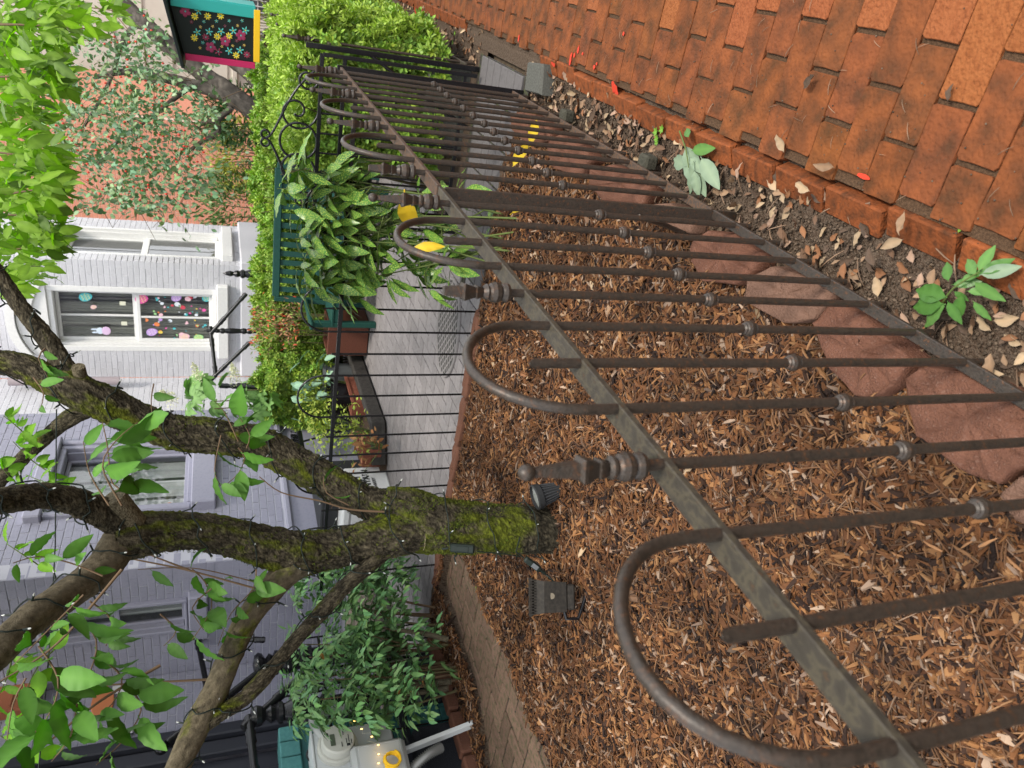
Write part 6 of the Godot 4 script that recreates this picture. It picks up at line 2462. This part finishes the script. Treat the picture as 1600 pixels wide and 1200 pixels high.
# ---------------------------------------------------------------- trees behind and overhead
func rose_hip_tree() -> void:
	var t := thing("berry_tree", "leaning grey stemmed tree with blue green leaves and red berries beyond the hedge", "tree")
	var limbs := [
		[[470, 205, 15], [410, 182, 15], [360, 145, 14], [310, 110, 13], [265, 72, 13], [225, 35, 11], [180, -10, 9]],
		[[430, 160, 11], [390, 118, 10], [350, 85, 9], [310, 45, 8], [270, 5, 7]],
		[[400, 178, 11], [350, 150, 10], [300, 132, 9], [260, 122, 8], [215, 110, 6], [150, 120, 4]],
		[[265, 122, 6], [240, 122, 7], [228, 121, 6]],
		[[362, 168, 5], [340, 190, 4.5], [342, 205, 4], [315, 222, 3.5], [290, 240, 2.5]],
		[[340, 190, 4], [322, 190, 3], [308, 200, 2.5]],
		[[250, 62, 7], [215, 40, 5], [190, 70, 4], [170, 130, 3], [130, 200, 2.2]],
		[[300, 132, 5], [240, 180, 3.5], [190, 215, 3], [150, 260, 2]]]
	for l in limbs:
		var o := []
		for k in l.size():
			var d = 9.6 + .05 * k
			var p := far(l[k][0], l[k][1], d)
			o.push_back(Vector4(p.x, p.y, p.z, l[k][2] * d / FOCAL))
		var p := smooth_path(o, .05)
		obj("limb" if l != limbs[0] else "trunk", bark_mesh(p, 0.0, 2.0, .8, 14), surf([lin(.20, .17, .14), lin(.40, .35, .30), lin(.30, .26, .22)], .02, .5, .85, .2, .08), t)
	var lm := Mb.new()
	lm.leaf(1.0, .62, .12, .3, 4, .5)
	var leaf := lm.mesh()
	var xs := []
	var cs := []
	var list := []
	var blobs := [[190, 170, 70, 60, 900], [240, 235, 50, 55, 700], [140, 260, 40, 60, 420], [215, 300, 30, 26, 420], [290, 235, 36, 40, 380], [120, 180, 36, 60, 560], [250, 130, 50, 40, 480], [180, 80, 60, 50, 560], [290, 290, 28, 24, 240], [330, 175, 20, 28, 130], [235, 320, 30, 14, 150], [150, 320, 28, 14, 90]]
	for e in blobs:
		for k in int(e[4] * .10):
			var px := rng.randfn(e[0], e[2] * .75)
			var py := rng.randfn(e[1], e[3] * .75)
			var d := rng.randf_range(7.2, 10.0)
			if py > 344 or px > 366:
				continue
			var c := far(px, py, d)
			var run := (Vector3(rng.randfn(0, .6), -.7, rng.randfn(0, .6))).normalized()
			var g := rng.randf_range(.6, 1.3)
			for q in rng.randi_range(6, 13):
				var p := c + run * (.045 * q - .2) + rv(.045)
				var gg := g * rng.randf_range(.8, 1.2)
				list.push_back({"x": aim(p, run + rv(.9), Vector3.UP + rv(.7), rng.randf_range(.045, .078)), "c": Color(gg * rng.randf_range(.8, 1.2), gg, gg * rng.randf_range(.7, 1.15))})
	pieces(t, "leaf", leaf, M.rose, list, 160, "foliage")
	var bm := Mb.new()
	bm.ball(Vector3.ZERO, Vector3(.011, .014, .011), 5, 7)
	var berry := bm.mesh()
	for k in 110:
		var e: Array = blobs[k % 8]
		var p := far(rng.randfn(e[0], e[2] * .55), rng.randfn(e[1], e[3] * .5), rng.randf_range(7.2, 8.2))
		obj("berry", berry, M.berry, t, Transform3D(Basis.IDENTITY, p))
	for k in 70:
		var e: Array = blobs[k % 12]
		var a := far(rng.randfn(e[0], e[2] * .5), rng.randfn(e[1], e[3] * .5), rng.randf_range(7.6, 9.6))
		var tw := Mb.new()
		tw.tube([a, a + rv(.22), a + rv(.42)], [.006, .004, .002], 4, false)
		obj("twig", tw.mesh(), M.twig, t)

func overhead_leaves() -> void:
	var t := thing("overhanging_tree", "sunlit bright green leafy boughs of a street tree hanging in over the hedge", "tree")
	var lm := []
	for k in 3:
		var b := Mb.new()
		b.leaf(1.0, .44, .15, .3 + .2 * k, 6, .42, .1)
		lm.push_back(b.mesh())
	var mats := []
	for k in 4:
		var f: float = [.5, .85, 1.15, 1.4][k]
		mats.push_back(leafmat(lin(.27 * f, .45 * f, .05), lin(.55 * f, .90 * f, .07), .5))
	var root := Mb.new()
	var trunk := smooth_path([Vector4(7.5, -.1, 2.6, .2), Vector4(7.4, 2.2, 2.5, .17), Vector4(6.6, 4.6, 1.9, .13), Vector4(5.0, 5.8, .6, .08), Vector4(3.4, 5.6, -.6, .04)], .1)
	obj("trunk", bark_mesh(trunk, .1, 1.0, 1.0, 20), M.bark_wood, t)
	var xs := []
	var cs := []
	var made := 0
	# boughs: from high above the frame down to their tips (pixels), spread, number
	var boughs := [
		[[-60, 20], [95, 22], 34, 60], [[-60, 60], [92, 60], 30, 55], [[-60, 100], [88, 95], 30, 55], [[-60, 140], [100, 130], 30, 45], [[-60, 190], [68, 185], 34, 50], [[-60, 240], [82, 250], 32, 55],
		[[-60, 300], [84, 292], 32, 55], [[-60, 350], [80, 338], 30, 50], [[-60, 390], [90, 372], 26, 50], [[-60, 430], [62, 416], 22, 36], [[-60, 10], [190, 18], 22, 34], [[-60, 40], [150, 46], 20, 16], [[-60, 460], [20, 440], 20, 14], [[-60, 170], [40, 160], 40, 40], [[-60, 320], [40, 320], 40, 40]]
	for e in boughs:
		var d0 := rng.randf_range(3.0, 4.4)
		var a := far(e[0][0] - 60, e[0][1], d0 + .2)
		var c := far(e[1][0], e[1][1], d0)
		twig(t, [a, a.lerp(c, .5) + rv(.05), c], .007, M.twig)
		for k in int(e[3] * 2.2):
			var u := sqrt((k + rng.randf()) / (e[3] * 2.2))
			var px := lerpf(e[0][0], e[1][0], u) + rng.randfn(0, 9)
			var py := lerpf(e[0][1], e[1][1], u) + rng.randfn(0, e[2] * (1.15 - .75 * u))
			var p := far(px, py, d0 + rng.randf_range(-.3, .35))
			var dir := (Vector3.DOWN * rng.randf_range(.25, 1.1) + rv(.9)).normalized()
			var tr := aim(p, dir, Vector3.UP * .6 - FWD * .3 + rv(.7), rng.randf_range(.065, .115))
			made += 1
			if made < 1320 and made % 9 < 3:
				obj("leaf", lm[rng.randi() % 3], mats[rng.randi() % 4], t, tr)
			else:
				xs.push_back(tr)
	for k in xs.size():
		var g := rng.randf_range(.8, 1.2)
		cs.push_back(Color(g, g, g))
	stuff("foliage", lm[1], mats[1], xs, cs, t)

# ---------------------------------------------------------------- mulch and litter
func chip_mesh(l: float, w: float, h: float, bend: float, seed_at: int) -> ArrayMesh:
	var r := RandomNumberGenerator.new()
	r.seed = seed_at
	var b := Mb.new()
	var ring := []
	for k in 4:
		var u := k / 3.0
		var ww: float = w * [.35, 1.0, .9, .25][k] * r.randf_range(.7, 1.2)
		var y := bend * (1.0 - pow(2.0 * u - 1.0, 2)) * l
		var off := r.randf_range(-.15, .15) * w
		ring.push_back([Vector3((u - .5) * l, y + h * .5, off - ww * .5), Vector3((u - .5) * l, y + h * .5 * r.randf_range(.6, 1.3), off + ww * .5), Vector3((u - .5) * l, y - h * .5, off + ww * .5), Vector3((u - .5) * l, y - h * .5, off - ww * .5)])
	for k in 3:
		for q in 4:
			b.quad(ring[k][q], ring[k][(q + 1) % 4], ring[k + 1][(q + 1) % 4], ring[k + 1][q])
	b.quad(ring[0][3], ring[0][2], ring[0][1], ring[0][0])
	b.quad(ring[3][0], ring[3][1], ring[3][2], ring[3][3])
	return b.mesh()

func in_bed(x: float, z: float) -> bool:
	if x > 3.49 or z > -.10:
		return false
	var e1 := -2.64 - .06 * (x - 1.6) + .025 * sin(x * 9.0) + .015 * sin(x * 23.0)
	var e2 := -3.29 - .55 * maxf(0.0, 2.66 - x) + .025 * sin(x * 8.0 + 1.0)
	if z < e1 and z > e2 and x < 3.42:
		return false
	return z > -3.72

func mulch() -> void:
	var kinds := [[chip_mesh(.050, .0095, .0045, .06, 1), 32000, 0], [chip_mesh(.066, .0070, .004, .08, 2), 28000, 0], [chip_mesh(.042, .015, .003, .16, 3), 9500, 1], [chip_mesh(.09, .003, .0022, .12, 4), 14000, 2], [chip_mesh(.064, .0105, .007, .03, 5), 7000, 0], [chip_mesh(.024, .004, .003, .05, 6), 22000, 0]]
	var drift := noise(1.0)
	var pit := noise(1.0)
	for e in kinds:
		var xs := []
		var cs := []
		var tries := 0
		while xs.size() < e[1] and tries < e[1] * 4:
			tries += 1
			var far_bias := pow(rng.randf(), 1.5)
			var dist := .55 + far_bias * 5.2
			var ang := rng.randf_range(-.95, .42)
			var hx := FWD.x * cos(ang) - FWD.z * sin(ang) * -1.0
			var fl := Vector2(FWD.x, FWD.z).normalized().rotated(ang)
			var x := EYE.x + fl.x * dist
			var z := EYE.z + fl.y * dist
			if not in_bed(x, z):
				continue
			var p := Vector3(x, bed_height(x, z) + rng.randf_range(.0, .022), z)
			if not in_view(p, 70):
				continue
			var m := Vector3(rng.randfn(0, .3), 1, rng.randfn(0, .3))
			var dirn := Vector3(rng.randf_range(-1, 1), rng.randfn(0, .28), rng.randf_range(-1, 1))
			if dirn.length() < .1:
				continue
			xs.push_back(aim(p, dirn, m, rng.randf_range(.55, 1.35)))
			var wet := clampf(.5 + drift.get_noise_2d(x * 2.2, z * 2.2) * 1.2, 0, 1)
			var r := rng.randf()
			var c: Color
			if r < .47:
				c = Color(.20, .088, .032).lerp(Color(.095, .042, .019), rng.randf())
			elif r < .78:
				c = Color(.055, .028, .016).lerp(Color(.018, .012, .010), rng.randf())
			elif r < .93:
				c = Color(.36, .20, .085).lerp(Color(.26, .12, .042), rng.randf())
			else:
				c = Color(.46, .34, .23).lerp(Color(.22, .155, .11), rng.randf())
			if e[2] == 2:
				c = c.lerp(Color(.22, .13, .07), .5)
			var g := lerpf(.84, .50, wet)
			cs.push_back(Color(c.r * g * 1.02, c.g * g * .97, c.b * g * 1.0))
		stuff("bark_mulch", e[0], M.chip, xs, cs)

func dead_leaf_mesh(k: int) -> ArrayMesh:
	var b := Mb.new()
	b.leaf(1.0, .42 + .06 * k, .3 + .18 * k, .5 - .5 * k, 6, .45, .06)
	for q in b.v.size():
		b.v[q] += Vector3(0, .05 * sin(b.v[q].x * 9.0 + b.v[q].z * 14.0 + k), .03 * sin(b.v[q].x * 7.0 + k * 2))
	return b.mesh()

func litter() -> void:
	var lm := [dead_leaf_mesh(0), dead_leaf_mesh(1), dead_leaf_mesh(2)]
	var tones := [Color(.27, .17, .11), Color(.15, .085, .055), Color(.38, .27, .18), Color(.09, .058, .042), Color(.31, .20, .15), Color(.22, .10, .05)]
	for q in 3:
		var xs := []
		var cs := []
		for k in 820:
			var x := rng.randf_range(.2, 3.5)
			var z := rng.randf_range(-.10, .15)
			var s := rng.randf_range(.022, .05)
			if k % 5 > 1:
				z = rng.randf_range(-3.6, -.1)
				x = rng.randf_range(.0, 3.5)
				if k % 5 > 2:
					z = rng.randf_range(-1.5, -.1)
					x = rng.randf_range(.9, 3.5)
					s *= 1.15
				if not in_bed(x, z):
					continue
			elif k % 5 == 0 and rng.randf() < .5:
				x = rng.randf_range(4.3, 7.0)
				z = rng.randf_range(.0, .22)
			var p := Vector3(x, bed_height(x, z) + .014, z)
			if not in_view(p, 60):
				continue
			xs.push_back(aim(p, Vector3(rng.randf_range(-1, 1), rng.randfn(0, .22), rng.randf_range(-1, 1)), Vector3.UP + rv(.45), s))
			var c: Color = tones[rng.randi() % 6]
			var g := rng.randf_range(.8, 1.2)
			cs.push_back(Color(c.r * g, c.g * g, c.b * g))
		stuff("leaf_litter", lm[q], M.dead, xs, cs)
	# crumbs of soil and grit along the fence and in the pavement joints
	var cm := Mb.new()
	cm.ball(Vector3.ZERO, Vector3(1, .7, .9), 3, 5)
	var xs := []
	var cs := []
	for k in 12000:
		var x := rng.randf_range(.2, 3.6)
		var z := rng.randf_range(-.14, .15)
		var y := -.031
		if k % 9 == 0:
			z = absf(rng.randfn(.18, .22))
			x = rng.randf_range(.4, 6.5)
			y = .0015 if z > .2 else -.03
		xs.push_back(Transform3D(Basis(rv().normalized(), rng.randf() * 3.0) * Basis.from_scale(Vector3.ONE * rng.randf_range(.001, .0055 if k % 9 else .003)), Vector3(x, y, z)))
		var g := rng.randf_range(.4, 1.3)
		cs.push_back(Color(.10 * g, .072 * g, .05 * g))
	stuff("soil_crumbs", cm.mesh(), M.chip, xs, cs)
	# chips strewn over the edging stones
	var sc := chip_mesh(.038, .006, .003, .08, 12)
	var sx := []
	var sk := []
	for k in 260:
		var p := Vector3(rng.randf_range(.3, 3.4), 0, -.14 - .34 * sqrt(rng.randf()))
		p.y = .046 if p.z > -.40 else bed_height(p.x, p.z) + .03
		sx.push_back(aim(p, Vector3(rng.randf_range(-1, 1), rng.randfn(0, .08), rng.randf_range(-1, 1)), Vector3.UP, rng.randf_range(.5, 1.2)))
		var g := rng.randf_range(.5, 1.3)
		sk.push_back(Color(.20 * g, .10 * g, .045 * g))
	stuff("bark_mulch", sc, M.chip, sx, sk)
	var tm := chip_mesh(.09, .0028, .0028, .1, 9)
	xs = []
	cs = []
	for k in 260:
		var x := rng.randf_range(.3, 3.5)
		var z := rng.randf_range(-.35, .16) if k % 4 else rng.randf_range(.2, .6)
		xs.push_back(aim(Vector3(x, (bed_height(x, z) + .014) if z < .17 else .004, z), Vector3(rng.randf_range(-1, 1), rng.randfn(0, .06), rng.randf_range(-1, 1)), Vector3.UP, rng.randf_range(.3, 1.0 if z < .17 else .45)))
		var g := rng.randf_range(.6, 1.3)
		cs.push_back(Color(.20 * g, .13 * g, .085 * g))
	stuff("twig_litter", tm, M.chip, xs, cs)
	# leaves one can pick out
	var picks := [[1270, 300, 1, .05, 2, "curled pale dead leaf in the clump on the pavement edge"], [1308, 262, 0, .05, 0, "flat tan dead leaf on top of the clump at the pavement edge"], [1230, 238, 2, .045, 2, "pinkish dead leaf lying on the edging bricks"], [935, 172, 1, .06, 3, "long brown dead leaf near the red paint"], [1155, 282, 0, .05, 4, "tan dead leaf beyond the nearer edge of the pale sprig"], [1520, 590, 0, .062, 2, "large tan dead leaf lying on the bottom rail nearest the camera"], [1553, 600, 1, .055, 0, "folded brown dead leaf behind the one on the bottom rail"], [1370, 418, 0, .05, 3, "brown dead leaf caught on the bottom rail beside a picket foot"], [1420, 330, 1, .05, 0, "bleached twisted dead leaf on the bare soil"], [1485, 160, 0, .035, 3, "small dark dead leaf on the bricks far from the soil"], [1260, 140, 2, .05, 3, "dry curled leaf lying alone on the brick pavement"]]
	for e in picks:
		var p := on_y(e[0], e[1], .004 if e[1] < 300 else .03)
		var m := leafmat(lin(tones[e[4]].r, tones[e[4]].g, tones[e[4]].b), lin(.1, .06, .04), .7)
		tag(obj("fallen_leaf", lm[e[2]], m, null, aim(p + Vector3(0, .008, 0), Vector3(rng.randf_range(-1, 1), .1, rng.randf_range(-1, 1)), Vector3.UP + rv(.3), e[3])), e[5], "leaf", "dead leaves on the soil and bricks")
	# two broken sprigs
	var gl := Mb.new()
	gl.leaf(1.0, .40, .12, .2, 7, .42, .06)
	var lmesh := gl.mesh()
	var pale := leafmat(lin(.20, .265, .185), lin(.1, .16, .08), .55)
	var green := leafmat(lin(.07, .17, .035), lin(.13, .28, .03), .33)
	var mid := leafmat(lin(.11, .23, .06), lin(.13, .28, .03), .35)
	var s := thing("fallen_sprig", "wilted sprig with pale leaf undersides lying on the soil strip", "sprig")
	for e in [[1070, 225, 1095, 300, 0], [1085, 250, 1075, 300, 0], [1095, 245, 1120, 290, 0], [1080, 235, 1112, 232, 2], [1072, 260, 1050, 248, 0], [1076, 215, 1072, 200, 1], [1078, 245, 1100, 270, 0], [1085, 265, 1090, 305, 0], [1078, 230, 1078, 260, 0]]:
		var a := on_y(e[0], e[1], .03)
		var c := on_y(e[2], e[3], .015)
		obj("leaf", lmesh, [pale, green, mid][e[4]], s, aim(a, c - a, Vector3.UP - FWD * .4 + rv(.35), a.distance_to(c) * 1.05))
	twig(s, [on_y(1062, 205, .02), on_y(1072, 235, .04), on_y(1076, 262, .03)], .003, M.green_stem)
	s = thing("fallen_sprig", "fresh green leafy sprig fallen between the fence and the brick edge nearest the camera", "sprig")
	var st := on_y(1470, 478, .03)
	var en := on_y(1530, 425, .06)
	twig(s, [st, on_y(1490, 450, .06), en], .0028, M.green_stem)
	for e in [[1482, 440, 1478, 410, 1], [1487, 445, 1530, 440, 1], [1480, 465, 1430, 452, 1], [1475, 475, 1425, 480, 1], [1478, 475, 1442, 508, 2], [1480, 470, 1500, 505, 1], [1505, 460, 1492, 500, 1], [1510, 455, 1550, 455, 2], [1520, 470, 1545, 500, 2], [1520, 440, 1565, 470, 2], [1525, 430, 1510, 405, 2], [1528, 425, 1552, 385, 2], [1530, 428, 1580, 405, 1], [1530, 430, 1590, 418, 0], [1500, 440, 1540, 420, 2], [1490, 455, 1512, 470, 1]]:
		var a := on_y(e[0], e[1], .05)
		var c := on_y(e[2], e[3], .03)
		obj("leaf", lmesh, [pale, green, mid][e[4]], s, aim(a, c - a, Vector3.UP - FWD * .2 + rv(.3), a.distance_to(c) * 1.05))
	# small weeds on the strip
	var wm := Mb.new()
	for k in 6:
		wm.x = Transform3D(Basis(Vector3.UP, k * 1.05) * Basis(Vector3.BACK, .6), Vector3.ZERO)
		wm.leaf(.014, .008, .2, .4, 3)
	xs = []
	cs = []
	for e in [[1030, 202], [1035, 210], [1500, 350], [1225, 690], [870, 750], [745, 910], [1170, 690], [1180, 520], [745, 20], [700, 62], [690, 75], [720, 50], [1540, 860]]:
		for k in 2:
			var p := on_y(e[0] + rng.randfn(0, 6), e[1] + rng.randfn(0, 5), -.01)
			xs.push_back(aim(p, Vector3(1, 0, rng.randf()), Vector3.UP, rng.randf_range(.7, 1.6)))
			cs.push_back(Color(1, 1, .8))
	stuff("weeds", wm.mesh(), leafmat(lin(.16, .32, .05), lin(.2, .4, .05), .5), xs, cs)
